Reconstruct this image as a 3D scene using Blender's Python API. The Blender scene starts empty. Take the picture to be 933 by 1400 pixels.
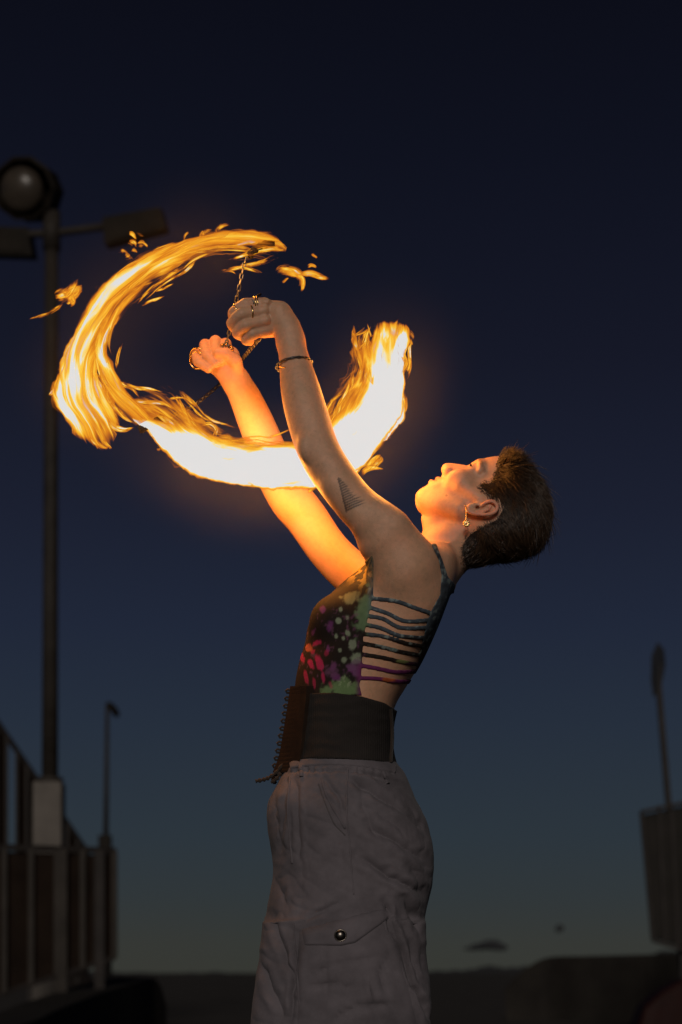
import bpy, bmesh, math, random
import numpy as np
from mathutils import Vector, Matrix
from mathutils.bvhtree import BVHTree

# ------------------------------------------------------------------ camera, sky, light, exposure
S = 760.0            # photograph pixels per metre in the dancer's plane (y = 0)
D = 3.5              # metres from the camera to that plane
HC = 0.65            # camera height
CX, HY = 466.5, 1330.0   # picture centre column, horizon row
FPX = S * D
scene = bpy.context.scene
C = scene.collection

cam_data = bpy.data.cameras.new('camera')
cam = bpy.data.objects.new('camera', cam_data)
C.objects.link(cam)
cam.location = (0, -D, HC)
cam.rotation_euler = (math.radians(90), 0, 0)
cam_data.sensor_fit = 'VERTICAL'
cam_data.sensor_height = 36.0
cam_data.sensor_width = 24.0
cam_data.lens = FPX * 36.0 / 1400.0
cam_data.shift_y = (HY - 700.0) / 1400.0
cam_data.clip_start = 0.05
cam_data.clip_end = 60000
cam_data.dof.use_dof = True
cam_data.dof.focus_distance = D - 0.06
cam_data.dof.aperture_fstop = 4.5
scene.camera = cam

world = bpy.data.worlds.new('World')
scene.world = world
world.use_nodes = True
wn, wl = world.node_tree.nodes, world.node_tree.links
wn.clear()
w_out = wn.new('ShaderNodeOutputWorld')
w_bg = wn.new('ShaderNodeBackground')
w_sky = wn.new('ShaderNodeTexSky')
w_sky.sky_type = 'NISHITA'
w_sky.sun_disc = False
w_sky.sun_elevation = math.radians(-3.4)
w_sky.sun_rotation = math.radians(0)
w_sky.altitude = 1500
w_sky.air_density = 1.0
w_sky.dust_density = 0.3
w_sky.ozone_density = 4.0
w_bg.inputs['Strength'].default_value = 0.10
w_hs = wn.new('ShaderNodeHueSaturation')
w_hs.inputs['Saturation'].default_value = 0.5
wl.new(w_sky.outputs[0], w_hs.inputs['Color'])
# the last band of dusk: dull straw at the horizon through slate to near-black indigo overhead
w_tc = wn.new('ShaderNodeTexCoord'); w_sep = wn.new('ShaderNodeSeparateXYZ')
wl.new(w_tc.outputs['Generated'], w_sep.inputs[0])
w_rp = wn.new('ShaderNodeValToRGB')
def srgb(r, g, b): return tuple(((c / 255 + 0.055) / 1.055)**2.4 if c > 10 else c / 255 / 12.92 for c in (r, g, b))
w_stops = [(0.0, (56, 58, 53)), (0.016, (55, 58, 55)), (0.040, (50, 57, 60)), (0.070, (45, 55, 63)), (0.125, (38, 48, 62)), (0.175, (32, 40, 58)),
           (0.23, (27, 32, 49)), (0.30, (21, 24, 39)), (0.39, (14, 17, 30)), (0.45, (11, 13, 24)), (1.0, (8, 9, 18))]
while len(w_rp.color_ramp.elements) < len(w_stops): w_rp.color_ramp.elements.new(0.5)
for e_, (p_, c_) in zip(w_rp.color_ramp.elements, w_stops):
    e_.position = p_; e_.color = (*[x * 10 for x in srgb(*c_)], 1)
wl.new(w_sep.outputs['Z'], w_rp.inputs[0])
w_mx = wn.new('ShaderNodeMix'); w_mx.data_type = 'RGBA'
w_mx.inputs['Factor'].default_value = 0.88
wl.new(w_hs.outputs[0], w_mx.inputs['A']); wl.new(w_rp.outputs[0], w_mx.inputs['B'])
wl.new(w_mx.outputs['Result'], w_bg.inputs[0])
wl.new(w_bg.outputs[0], w_out.inputs[0])

flash_fill_data = bpy.data.lights.new('flash_fill', 'SUN')  # directional fill added in place of a flash behind the camera
flash_fill_data.energy = 1.1
flash_fill_data.angle = math.radians(14)
flash_fill_data.color = (1.0, 0.90, 0.80)
flash_fill = bpy.data.objects.new('flash_fill', flash_fill_data)
C.objects.link(flash_fill)
flash_fill.rotation_euler = Vector((0.07, 1.0, -0.36)).to_track_quat('-Z', 'Y').to_euler()

scene.view_settings.view_transform = 'Standard'
scene.view_settings.look = 'None'
scene.view_settings.exposure = 0
scene.view_settings.gamma = 1
scene.view_settings.use_curve_mapping = False
scene.render.engine = 'CYCLES'
scene.cycles.use_denoising = True
scene.cycles.max_bounces = 5
scene.cycles.transparent_max_bounces = 64
scene.cycles.volume_bounces = 0
scene.cycles.sample_clamp_indirect = 4
scene.cycles.use_adaptive_sampling = False

# ------------------------------------------------------------------ helpers
def P(px, py, d=0.0):
    """photograph pixel seen at y = d metres behind the dancer's plane -> world point"""
    k = (D + d) / FPX
    return Vector(((px - CX) * k, d, HC + (HY - py) * k))

def q(px, py, w=0.0):
    """the same in the dancer's own units (1/S metre): right, down, away"""
    s = 1.0 + w / (S * D)
    return (CX + (px - CX) * s, HY + (py - HY) * s, w)

def U2W(v):
    v = np.asarray(v, dtype=np.float64)
    return np.stack([(v[..., 0] - CX) / S, v[..., 2] / S, HC + (HY - v[..., 1]) / S], -1)

def uw(u, v, w):
    return Vector(((u - CX) / S, w / S, HC + (HY - v) / S))

def tag(o, label=None, cat=None, group=None, kind=None):
    if label: o['label'] = label
    if cat: o['category'] = cat
    if group: o['group'] = group
    if kind: o['kind'] = kind
    return o

def mesh_np(name, verts, quads, mat, parent=None, smooth=True):
    me = bpy.data.meshes.new(name)
    n, m = len(verts), len(quads)
    k = quads.shape[1]
    me.vertices.add(n)
    me.vertices.foreach_set('co', np.ascontiguousarray(verts, dtype=np.float32).ravel())
    me.loops.add(m * k)
    me.loops.foreach_set('vertex_index', np.ascontiguousarray(quads, dtype=np.int32).ravel())
    me.polygons.add(m)
    me.polygons.foreach_set('loop_start', np.arange(0, m * k, k, dtype=np.int32))
    me.polygons.foreach_set('use_smooth', np.full(m, smooth, dtype=bool))
    me.update(calc_edges=True)
    me.validate()
    if mat: me.materials.append(mat)
    o = bpy.data.objects.new(name, me)
    C.objects.link(o)
    if parent: o.parent = parent
    return o

def mesh_py(name, verts, faces, mat, parent=None, smooth=False):
    me = bpy.data.meshes.new(name)
    me.from_pydata([tuple(v) for v in verts], [], faces)
    me.update()
    if smooth: me.polygons.foreach_set('use_smooth', [True] * len(me.polygons))
    if mat: me.materials.append(mat)
    o = bpy.data.objects.new(name, me)
    C.objects.link(o)
    if parent: o.parent = parent
    return o

def obj_of(name, me, parent=None):
    o = bpy.data.objects.new(name, me)
    C.objects.link(o)
    if parent: o.parent = parent
    return o

def empty(name, loc=(0, 0, 0)):
    o = bpy.data.objects.new(name, None)
    C.objects.link(o)
    o.location = loc
    o.empty_display_size = 0.05
    return o

def set_attr_color(o, name, cols):
    a = o.data.attributes.new(name, 'FLOAT_COLOR', 'POINT')
    c = np.ones((len(cols), 4), np.float32); c[:, :cols.shape[1]] = cols
    a.data.foreach_set('color', c.ravel())

def set_attr_float(o, name, vals):
    a = o.data.attributes.new(name, 'FLOAT', 'POINT')
    a.data.foreach_set('value', np.asarray(vals, np.float32).ravel())

# ---- noise (value noise, numpy)
def _hash(ix, iy, iz, seed):
    h = (ix * 374761393 + iy * 668265263 + iz * 2147483647 + seed * 1274126177) & 0xFFFFFFFF
    h = ((h ^ (h >> 13)) * 1274126177) & 0xFFFFFFFF
    h = h ^ (h >> 16)
    return (h & 0xFFFFFF).astype(np.float64) / 0xFFFFFF * 2 - 1

def vnoise(p, seed=0):
    p = np.asarray(p, np.float64)
    i = np.floor(p).astype(np.int64)
    f = p - i
    f = f * f * (3 - 2 * f)
    r = 0
    for dx in (0, 1):
        wx = f[..., 0] if dx else 1 - f[..., 0]
        for dy in (0, 1):
            wy = f[..., 1] if dy else 1 - f[..., 1]
            for dz in (0, 1):
                wz = f[..., 2] if dz else 1 - f[..., 2]
                r = r + wx * wy * wz * _hash(i[..., 0] + dx, i[..., 1] + dy, i[..., 2] + dz, seed)
    return r

def fbm(p, octv=4, seed=0):
    r, a, p = 0, 0.5, np.asarray(p, np.float64)
    for k in range(octv):
        r = r + a * vnoise(p, seed + k)
        a *= 0.5; p = p * 2.03 + 11.7
    return r

def spline(xs, ys):
    """monotone-ish cubic (Catmull-Rom, non-uniform) interpolator"""
    xs, ys = np.asarray(xs, float), np.asarray(ys, float)
    m = np.gradient(ys, xs)
    def f(x):
        x = np.clip(np.asarray(x, float), xs[0], xs[-1])
        i = np.clip(np.searchsorted(xs, x) - 1, 0, len(xs) - 2)
        h = xs[i + 1] - xs[i]
        t = (x - xs[i]) / h
        t2, t3 = t * t, t * t * t
        return ((2 * t3 - 3 * t2 + 1) * ys[i] + (t3 - 2 * t2 + t) * h * m[i]
                + (-2 * t3 + 3 * t2) * ys[i + 1] + (t3 - t2) * h * m[i + 1])
    return f

def sstep(a, b, x):
    t = np.clip((np.asarray(x, float) - a) / (b - a), 0, 1)
    return t * t * (3 - 2 * t)

# ---- signed-distance modelling on a rectilinear grid in dancer's units
class Grid:
    def __init__(s, u, v, w):
        s.ax = [np.asarray(a, np.float32) for a in (u, v, w)]
        s.f = np.full([len(a) for a in s.ax], 60.0, np.float32)
    def sl(s, lo, hi):
        r = []
        for a, l, h in zip(s.ax, lo, hi):
            i, j = np.searchsorted(a, [l, h])
            r.append(slice(max(0, i - 1), min(len(a), j + 1)))
        return tuple(r)
    def co(s, sl):
        return (s.ax[0][sl[0]][:, None, None], s.ax[1][sl[1]][None, :, None], s.ax[2][sl[2]][None, None, :])
    def add(s, fn, lo, hi, k=0.0, op='add'):
        m = k + (24 if k > 7 else 4)
        sl = s.sl([l - m for l in lo], [h + m for h in hi])
        if any(x.stop <= x.start for x in sl): return
        d = fn(*s.co(sl)).astype(np.float32)
        a = s.f[sl]
        if op == 'sub': d = -d; a2 = -a; b2 = -d
        else: a2, b2 = a, d
        if k > 0:
            h = np.maximum(k - np.abs(a2 - b2), 0) / k
            r = np.minimum(a2, b2) - h * h * (k * 0.25)
        else:
            r = np.minimum(a2, b2)
        s.f[sl] = -r if op == 'sub' else r
    def cone(s, a, b, ra, rb, k=0.0, op='add', sq=None):
        a, b = np.asarray(a, float), np.asarray(b, float)
        R = max(ra, rb)
        ab = b - a; L2 = max(1e-6, ab @ ab)
        def fn(x, y, z):
            t = np.clip(((x - a[0]) * ab[0] + (y - a[1]) * ab[1] + (z - a[2]) * ab[2]) / L2, 0, 1)
            dx, dy, dz = x - a[0] - t * ab[0], y - a[1] - t * ab[1], z - a[2] - t * ab[2]
            if sq: dz = dz / sq
            return np.sqrt(dx * dx + dy * dy + dz * dz) - (ra + (rb - ra) * t)
        s.add(fn, np.minimum(a, b) - R, np.maximum(a, b) + R, k, op)
    def chain(s, pts, rs, k=0.0, kin=None, op='add', sub=4):
        """one smooth tapering tube through the points"""
        dat = smoothpts([(*p, r) for p, r in zip(pts, rs)], sub)
        R = dat[:, 3].max()
        m = k + (24 if k > 7 else 4)
        sl = s.sl(dat[:, :3].min(0) - R - m, dat[:, :3].max(0) + R + m)
        t0 = Grid(*[a_[q_] for a_, q_ in zip(s.ax, sl)])
        for i in range(len(dat) - 1):
            a, b = dat[i], dat[i + 1]
            ab = b[:3] - a[:3]; L2 = max(1e-6, ab @ ab)
            def fn(x, y, z):
                t = np.clip(((x - a[0]) * ab[0] + (y - a[1]) * ab[1] + (z - a[2]) * ab[2]) / L2, 0, 1)
                return np.sqrt((x - a[0] - t * ab[0])**2 + (y - a[1] - t * ab[1])**2 + (z - a[2] - t * ab[2])**2) - (a[3] + (b[3] - a[3]) * t)
            r = max(a[3], b[3]) + m
            t0.add(fn, np.minimum(a[:3], b[:3]) - r, np.maximum(a[:3], b[:3]) + r, 0)
        d = t0.f; a = s.f[sl]
        if op == 'sub': a2, b2 = -a, d
        else: a2, b2 = a, d
        h = np.maximum(k - np.abs(a2 - b2), 0) / max(k, 1e-6)
        r = np.minimum(a2, b2) - h * h * (k * 0.25)
        s.f[sl] = -r if op == 'sub' else r
    def ell(s, c, r, k=0.0, op='add', rot=None):
        c, r = np.asarray(c, float), np.asarray(r, float)
        R = r.max()
        def fn(x, y, z):
            p = [x - c[0], y - c[1], z - c[2]]
            if rot is not None:
                p = [rot[i][0] * p[0] + rot[i][1] * p[1] + rot[i][2] * p[2] for i in range(3)]
            k0 = np.sqrt((p[0] / r[0])**2 + (p[1] / r[1])**2 + (p[2] / r[2])**2)
            k1 = np.sqrt((p[0] / r[0]**2)**2 + (p[1] / r[1]**2)**2 + (p[2] / r[2]**2)**2) + 1e-6
            return k0 * (k0 - 1) / k1
        s.add(fn, c - R, c + R, k, op)

def surface_nets(f, ax, smooth=2):
    ins = f < 0
    s = np.zeros(tuple(n - 1 for n in f.shape), np.uint8)
    for dx in (0, 1):
        for dy in (0, 1):
            for dz in (0, 1):
                s += ins[dx:f.shape[0] - 1 + dx, dy:f.shape[1] - 1 + dy, dz:f.shape[2] - 1 + dz]
    ii = np.nonzero((s > 0) & (s < 8))
    cs = s.shape
    flat = (ii[0].astype(np.int64) * cs[1] + ii[1]) * cs[2] + ii[2]
    del s
    n = len(flat)
    acc = np.zeros((n, 3)); cnt = np.zeros(n)
    corners = [(a, b, c) for a in (0, 1) for b in (0, 1) for c in (0, 1)]
    val = {c: f[ii[0] + c[0], ii[1] + c[1], ii[2] + c[2]] for c in corners}
    for a in corners:
        for axis in range(3):
            if a[axis]: continue
            b = list(a); b[axis] = 1; b = tuple(b)
            fa, fb = val[a], val[b]
            m = (fa < 0) != (fb < 0)
            t = fa[m] / (fa[m] - fb[m])
            for k in range(3):
                acc[m, k] += (a[k] + (t if k == axis else 0))
            cnt[m] += 1
    acc /= cnt[:, None]
    V = np.stack([ax[k][ii[k]] + acc[:, k] * (ax[k][ii[k] + 1] - ax[k][ii[k]]) for k in range(3)], -1)
    Q = []
    for axis in range(3):
        sl0 = [slice(None)] * 3; sl1 = [slice(None)] * 3
        sl0[axis] = slice(0, -1); sl1[axis] = slice(1, None)
        A, B = ins[tuple(sl0)], ins[tuple(sl1)]
        e = np.nonzero(A != B)
        o1, o2 = (axis + 1) % 3, (axis + 2) % 3
        ok = (e[o1] > 0) & (e[o2] > 0) & (e[o1] < cs[o1]) & (e[o2] < cs[o2])
        e = [x[ok] for x in e]
        fl = A[tuple(e)]
        ids = []
        for d1, d2 in ((0, 0), (1, 0), (1, 1), (0, 1)):
            c = [None] * 3
            c[axis] = e[axis]; c[o1] = e[o1] - 1 + d1; c[o2] = e[o2] - 1 + d2
            ids.append(np.searchsorted(flat, (c[0].astype(np.int64) * cs[1] + c[1]) * cs[2] + c[2]))
        qd = np.stack(ids, -1)
        # (u right, v down, w away) maps to world with two sign-preserving flips
        qd[~fl] = qd[~fl][:, ::-1]
        Q.append(qd)
    Q = np.concatenate(Q)
    for _ in range(smooth):
        V = lap(V, Q, 0.5)
    return V, Q

def lap(V, Q, lam):
    n = len(V)
    acc = np.zeros_like(V); cnt = np.zeros(n)
    for k in range(Q.shape[1]):
        a, b = Q[:, k], Q[:, (k + 1) % Q.shape[1]]
        cnt += np.bincount(a, minlength=n) + np.bincount(b, minlength=n)
        for c in range(3):
            acc[:, c] += np.bincount(a, weights=V[b, c], minlength=n) + np.bincount(b, weights=V[a, c], minlength=n)
    return V + lam * (acc / np.maximum(cnt, 1)[:, None] - V)

def vnormals(V, Q):
    a = V[Q[:, 2]] - V[Q[:, 0]]; b = V[Q[:, 3]] - V[Q[:, 1]]
    fn = np.cross(a, b)
    N = np.zeros_like(V)
    for k in range(4):
        for c in range(3):
            N[:, c] += np.bincount(Q[:, k], weights=fn[:, c], minlength=len(V))
    return N / np.maximum(np.linalg.norm(N, axis=1), 1e-9)[:, None]

def proj(V):
    """dancer's units -> photograph pixel"""
    s = 1.0 + V[..., 2] / (S * D)
    return CX + (V[..., 0] - CX) / s, HY + (V[..., 1] - HY) / s

def poly_sd(pts, x, y):
    """signed distance to a polygon (negative inside)"""
    pts = np.asarray(pts, float)
    d = np.full(np.shape(x), 1e9); ins = np.zeros(np.shape(x), bool)
    n = len(pts)
    for i in range(n):
        a, b = pts[i], pts[(i + 1) % n]
        e = b - a
        t = np.clip(((x - a[0]) * e[0] + (y - a[1]) * e[1]) / max(1e-9, e @ e), 0, 1)
        d = np.minimum(d, np.hypot(x - a[0] - t * e[0], y - a[1] - t * e[1]))
        c = ((a[1] <= y) & (b[1] > y)) | ((b[1] <= y) & (a[1] > y))
        with np.errstate(divide='ignore', invalid='ignore'):
            xx = a[0] + (y - a[1]) * e[0] / (e[1] if abs(e[1]) > 1e-9 else 1e-9)
        ins ^= c & (x < xx)
    return np.where(ins, -d, d)

def line_d(pts, x, y):
    d = np.full(np.shape(x), 1e9)
    pts = np.asarray(pts, float)
    for i in range(len(pts) - 1):
        a, e = pts[i], pts[i + 1] - pts[i]
        t = np.clip(((x - a[0]) * e[0] + (y - a[1]) * e[1]) / max(1e-9, e @ e), 0, 1)
        d = np.minimum(d, np.hypot(x - a[0] - t * e[0], y - a[1] - t * e[1]))
    return d

def smoothpts(pts, n=8):
    """Catmull-Rom through points (any dimension)"""
    pts = [np.asarray(p, float) for p in pts]
    ext = [2 * pts[0] - pts[1]] + pts + [2 * pts[-1] - pts[-2]]
    out = []
    for i in range(1, len(ext) - 2):
        p0, p1, p2, p3 = ext[i - 1:i + 3]
        for k in range(n):
            t = k / n
            out.append(0.5 * (2 * p1 + (p2 - p0) * t + (2 * p0 - 5 * p1 + 4 * p2 - p3) * t * t + (3 * p1 - p0 - 3 * p2 + p3) * t**3))
    out.append(pts[-1])
    return np.array(out)

# ---- materials
def new_mat(name):
    m = bpy.data.materials.new(name)
    m.use_nodes = True
    nt = m.node_tree
    return m, nt, nt.nodes['Principled BSDF']

def noisy_mat(name, col, col2, scale=8.0, rough=0.7, metal=0.0, bump=0.0, bscale=None, spec=0.5, coord='Object', stretch=(1, 1, 1)):
    m, nt, b = new_mat(name)
    N, L = nt.nodes, nt.links
    tc = N.new('ShaderNodeTexCoord')
    mp = N.new('ShaderNodeMapping'); mp.inputs['Scale'].default_value = stretch
    L.new(tc.outputs[coord], mp.inputs[0])
    nz = N.new('ShaderNodeTexNoise')
    nz.inputs['Scale'].default_value = scale; nz.inputs['Detail'].default_value = 6; nz.inputs['Roughness'].default_value = 0.62
    L.new(mp.outputs[0], nz.inputs['Vector'])
    rp = N.new('ShaderNodeValToRGB')
    rp.color_ramp.elements[0].position = 0.32; rp.color_ramp.elements[1].position = 0.68
    rp.color_ramp.elements[0].color = (*col, 1); rp.color_ramp.elements[1].color = (*col2, 1)
    L.new(nz.outputs[0], rp.inputs[0])
    L.new(rp.outputs[0], b.inputs['Base Color'])
    b.inputs['Roughness'].default_value = rough
    b.inputs['Metallic'].default_value = metal
    b.inputs['Specular IOR Level'].default_value = spec
    if bump:
        n2 = N.new('ShaderNodeTexNoise'); n2.inputs['Scale'].default_value = bscale or scale * 6; n2.inputs['Detail'].default_value = 4
        L.new(mp.outputs[0], n2.inputs['Vector'])
        bp = N.new('ShaderNodeBump'); bp.inputs['Strength'].default_value = bump; bp.inputs['Distance'].default_value = 0.01
        L.new(n2.outputs[0], bp.inputs['Height']); L.new(bp.outputs[0], b.inputs['Normal'])
    return m

# ---- plain mesh builders in world units
def box_vf(c, sx, sy, sz, taper=1.0, bev=0.0):
    """box centred at c; with bev the vertical edges and rims are chamfered"""
    bm = bmesh.new()
    r = bmesh.ops.create_cube(bm, size=1)
    for v in bm.verts:
        t = taper if v.co.z > 0 else 1.0
        v.co = Vector((v.co.x * sx * t, v.co.y * sy * t, v.co.z * sz))
    if bev:
        bmesh.ops.bevel(bm, geom=list(bm.edges), offset=bev, segments=2, affect='EDGES', profile=0.6)
    for v in bm.verts: v.co += Vector(c)
    return bm

def bm_obj(name, bm, mat, parent=None, smooth=False):
    me = bpy.data.meshes.new(name)
    bm.to_mesh(me); bm.free()
    if smooth: me.polygons.foreach_set('use_smooth', [True] * len(me.polygons))
    me.materials.append(mat)
    return obj_of(name, me, parent)

def tube_vf(pts, rs, seg=10, cap=True):
    pts = [Vector(p) for p in pts]
    if not hasattr(rs, '__len__'): rs = [rs] * len(pts)
    V, F = [], []
    ref = None
    for i, p in enumerate(pts):
        t = (pts[min(i + 1, len(pts) - 1)] - pts[max(i - 1, 0)]).normalized()
        if ref is None:
            ref = Vector((0, 0, 1)) if abs(t.z) < 0.9 else Vector((1, 0, 0))
        a = t.cross(ref).normalized(); b = t.cross(a).normalized()
        ref = a.cross(t).normalized()
        for k in range(seg):
            th = 2 * math.pi * k / seg
            V.append(p + (a * math.cos(th) + b * math.sin(th)) * rs[i])
    for i in range(len(pts) - 1):
        for k in range(seg):
            F.append((i * seg + k, i * seg + (k + 1) % seg, (i + 1) * seg + (k + 1) % seg, (i + 1) * seg + k))
    if cap:
        F.append(tuple(reversed(range(seg)))); F.append(tuple(range((len(pts) - 1) * seg, len(pts) * seg)))
    return V, F

def tube(name, pts, rs, mat, parent=None, seg=10):
    V, F = tube_vf(pts, rs, seg)
    return mesh_py(name, V, F, mat, parent, smooth=True)

def torus_vf(R, r, n=24, m=8, sx=1.0, sy=1.0, off=0.0):
    """ring in its local xy plane; sx, sy stretch it; off makes an oval link"""
    V, F = [], []
    for i in range(n):
        a = 2 * math.pi * i / n
        cx, cy = math.cos(a), math.sin(a)
        o = off if cx > 0.01 else (-off if cx < -0.01 else 0)
        for k in range(m):
            b = 2 * math.pi * k / m
            V.append(((R + r * math.cos(b)) * cx * sx + o, (R + r * math.cos(b)) * cy * sy, r * math.sin(b)))
    for i in range(n):
        for k in range(m):
            F.append((i * m + k, ((i + 1) % n) * m + k, ((i + 1) % n) * m + (k + 1) % m, i * m + (k + 1) % m))
    return V, F
# ------------------------------------------------------------------ setting
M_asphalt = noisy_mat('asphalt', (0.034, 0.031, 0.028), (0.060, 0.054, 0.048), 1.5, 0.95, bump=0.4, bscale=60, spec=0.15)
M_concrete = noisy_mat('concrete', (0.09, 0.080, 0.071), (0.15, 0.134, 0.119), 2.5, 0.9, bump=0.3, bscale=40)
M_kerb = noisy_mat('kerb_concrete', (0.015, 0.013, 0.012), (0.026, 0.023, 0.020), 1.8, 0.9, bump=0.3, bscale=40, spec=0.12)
M_pole = noisy_mat('pole_paint', (0.024, 0.020, 0.017), (0.040, 0.034, 0.029), 4, 0.6, bump=0.1, spec=0.12)
M_rail = noisy_mat('rail_paint', (0.018, 0.015, 0.014), (0.032, 0.027, 0.025), 5, 0.55, spec=0.12)
M_infill = noisy_mat('rail_infill', (0.012, 0.0075, 0.0055), (0.022, 0.014, 0.010), 3, 0.7, spec=0.12)
M_house = noisy_mat('lamp_housing', (0.010, 0.008, 0.006), (0.018, 0.014, 0.010), 6, 0.5, spec=0.03)
M_lens = noisy_mat('lamp_lens', (0.035, 0.028, 0.022), (0.060, 0.048, 0.037), 5, 0.30, spec=0.25)
M_hill = noisy_mat('hill', (0.020, 0.022, 0.026), (0.030, 0.031, 0.034), 0.002, 0.95)
M_red = noisy_mat('red_paint', (0.011, 0.0015, 0.001), (0.018, 0.0025, 0.0015), 4, 0.6, spec=0.12)
M_sign = noisy_mat('sign_back', (0.05, 0.05, 0.055), (0.08, 0.08, 0.085), 8, 0.45, 0.3, spec=0.12)
M_cab = noisy_mat('cabinet_metal', (0.011, 0.0095, 0.008), (0.019, 0.016, 0.014), 4, 0.6, spec=0.12)
M_cloud = noisy_mat('cloud', (0.020, 0.022, 0.027), (0.035, 0.037, 0.042), 0.01, 1.0)

# ground: one sheet to the horizon
n = 40
gx = np.sign(np.linspace(-1, 1, n)) * np.abs(np.linspace(-1, 1, n))**3 * 6000
gy = np.sign(np.linspace(-.3, 1, n)) * np.abs(np.linspace(-.3, 1, n))**3 * 9000
gv = [(x_, y_, 0.0) for y_ in gy for x_ in gx]
gf = [(j * n + i, j * n + i + 1, (j + 1) * n + i + 1, (j + 1) * n + i) for j in range(n - 1) for i in range(n - 1)]
tag(mesh_py('ground', gv, gf, M_asphalt), kind='structure')
# far hills, low along the horizon
def ridge(name, d, pts, mat, back=400):
    pl = smoothpts(pts, 8)
    V = []
    for i, (a, b) in enumerate(pl):
        t = P(a, b + 0.8 * math.sin(i * 1.3), d); V += [Vector((t.x, t.y - 60, -1)), t, Vector((t.x, t.y + back, -1))]
    F = [(i * 3 + j, (i + 1) * 3 + j, (i + 1) * 3 + j + 1, i * 3 + j + 1) for i in range(len(pl) - 1) for j in range(2)]
    return tag(mesh_py(name, V, F, mat, smooth=True), kind='structure')
ridge('hills', 3200, [(-300, 1322), (0, 1325), (170, 1329), (230, 1331), (290, 1329), (350, 1331), (450, 1329), (560, 1328), (610, 1327), (645, 1325), (668, 1320), (690, 1323), (720, 1321), (745, 1318), (800, 1316), (870, 1308), (905, 1303), (933, 1300), (1250, 1305)], M_hill)
# raised kerb sweeping in from the left, and the higher apron across the road
def wall_strip(name, line, width, mat, lean=.35):
    """solid strip: line of (px, py, depth) on its near top edge, 'width' metres deep, down to the ground"""
    pl = smoothpts(line, 6)
    V, rows = [], []
    for p_ in pl:
        a = P(*p_)
        rows.append([Vector((a.x + .02, a.y - 0.10, -0.05)), Vector((a.x, a.y - 0.03, a.z - 0.05)), a, Vector((a.x - width * lean, a.y + width, a.z + 0.02)), Vector((a.x - width * lean, a.y + width, -0.05))])
    k = 5
    for r in rows: V += r
    F = [(i * k + j, (i + 1) * k + j, (i + 1) * k + j + 1, i * k + j + 1) for i in range(len(rows) - 1) for j in range(k - 1)]
    F += [(0, 1, 2, 3, 4), tuple((len(rows) - 1) * k + j for j in (4, 3, 2, 1, 0))]
    return tag(mesh_py(name, V, F, mat), kind='structure')
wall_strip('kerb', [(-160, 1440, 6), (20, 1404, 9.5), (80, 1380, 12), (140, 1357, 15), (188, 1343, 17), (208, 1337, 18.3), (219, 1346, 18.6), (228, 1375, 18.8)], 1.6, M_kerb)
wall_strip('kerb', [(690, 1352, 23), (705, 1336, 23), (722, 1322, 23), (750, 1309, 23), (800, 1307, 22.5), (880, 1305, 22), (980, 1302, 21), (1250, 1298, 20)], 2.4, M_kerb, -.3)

# ---- handrail of the ramp at the left
def bar(name, a, b, sx, sy, mat, parent):
    """square bar from a to b"""
    a, b = Vector(a), Vector(b)
    t = (b - a).normalized()
    ref = Vector((0, 1, 0)) if abs(t.y) < .8 else Vector((1, 0, 0))
    u_ = t.cross(ref).normalized(); v_ = t.cross(u_).normalized()
    V = []
    for p_ in (a, b):
        for i_, j_ in ((-1, -1), (1, -1), (1, 1), (-1, 1)):
            V.append(p_ + u_ * sx * i_ / 2 + v_ * sy * j_ / 2)
    return mesh_py(name, V, [(0, 1, 2, 3), (7, 6, 5, 4), (0, 4, 5, 1), (1, 5, 6, 2), (2, 6, 7, 3), (3, 7, 4, 0)], mat, parent)
def rooted(root):
    bpy.context.view_layer.update()
    for c_ in root.children: c_.matrix_parent_inverse = root.matrix_world.inverted()
    return root
def rail_at(t):      # t 0 at the picture's left edge, 1 at the far end
    px = -40 + 198 * t; d = 15.3 + 0.9 * t
    return px, 1157 + 6 * max(t, 0), 1372 - 63 * t, d
rail = empty('ramp_railing', P(80, 1340, 12.5))
tag(rail, 'dark metal ramp railing with flat infill panels, beside the concrete pillar', 'railing')
ts_ = [0.0, 0.235, 0.42, 0.625, 0.775, 0.893, 0.995]
for i in range(len(ts_) - 1):
    x0, a0, b0, d0 = rail_at(ts_[i]); x1, a1, b1, d1 = rail_at(ts_[i + 1])
    bar('top_rail', P(x0, a0, d0), P(x1, a1, d1), 0.06, 0.06, M_rail, rail)
    bar('bottom_rail', P(x0, b0, d0), P(x1, b1, d1), 0.05, 0.05, M_rail, rail)
    A, B, C_, D_ = P(x0, a0 + 6, d0 + .03), P(x1, a1 + 6, d1 + .03), P(x1, b1 - 3, d1 + .03), P(x0, b0 - 3, d0 + .03)
    o_ = Vector((0.0, 0.02, 0))
    mesh_py('infill_panel', [A, B, C_, D_, A + o_, B + o_, C_ + o_, D_ + o_], [(0, 3, 2, 1), (4, 5, 6, 7), (0, 1, 5, 4), (1, 2, 6, 5), (2, 3, 7, 6), (3, 0, 4, 7)], M_infill, rail)
for i, t in enumerate(ts_):
    x0, a0, b0, d0 = rail_at(t)
    big_ = i == 3
    foot = P(x0, b0, d0); foot.z = 0.02
    if i in (3, 5): bar('post', P(x0, a0, d0 - .02), foot, 0.13 if big_ else .10, 0.09, M_pole if big_ else M_rail, rail)
    else: bar('post', P(x0, a0, d0 - .02), P(x0, b0, d0 - .02), 0.055, 0.05, M_pole, rail)
rooted(rail)

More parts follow.
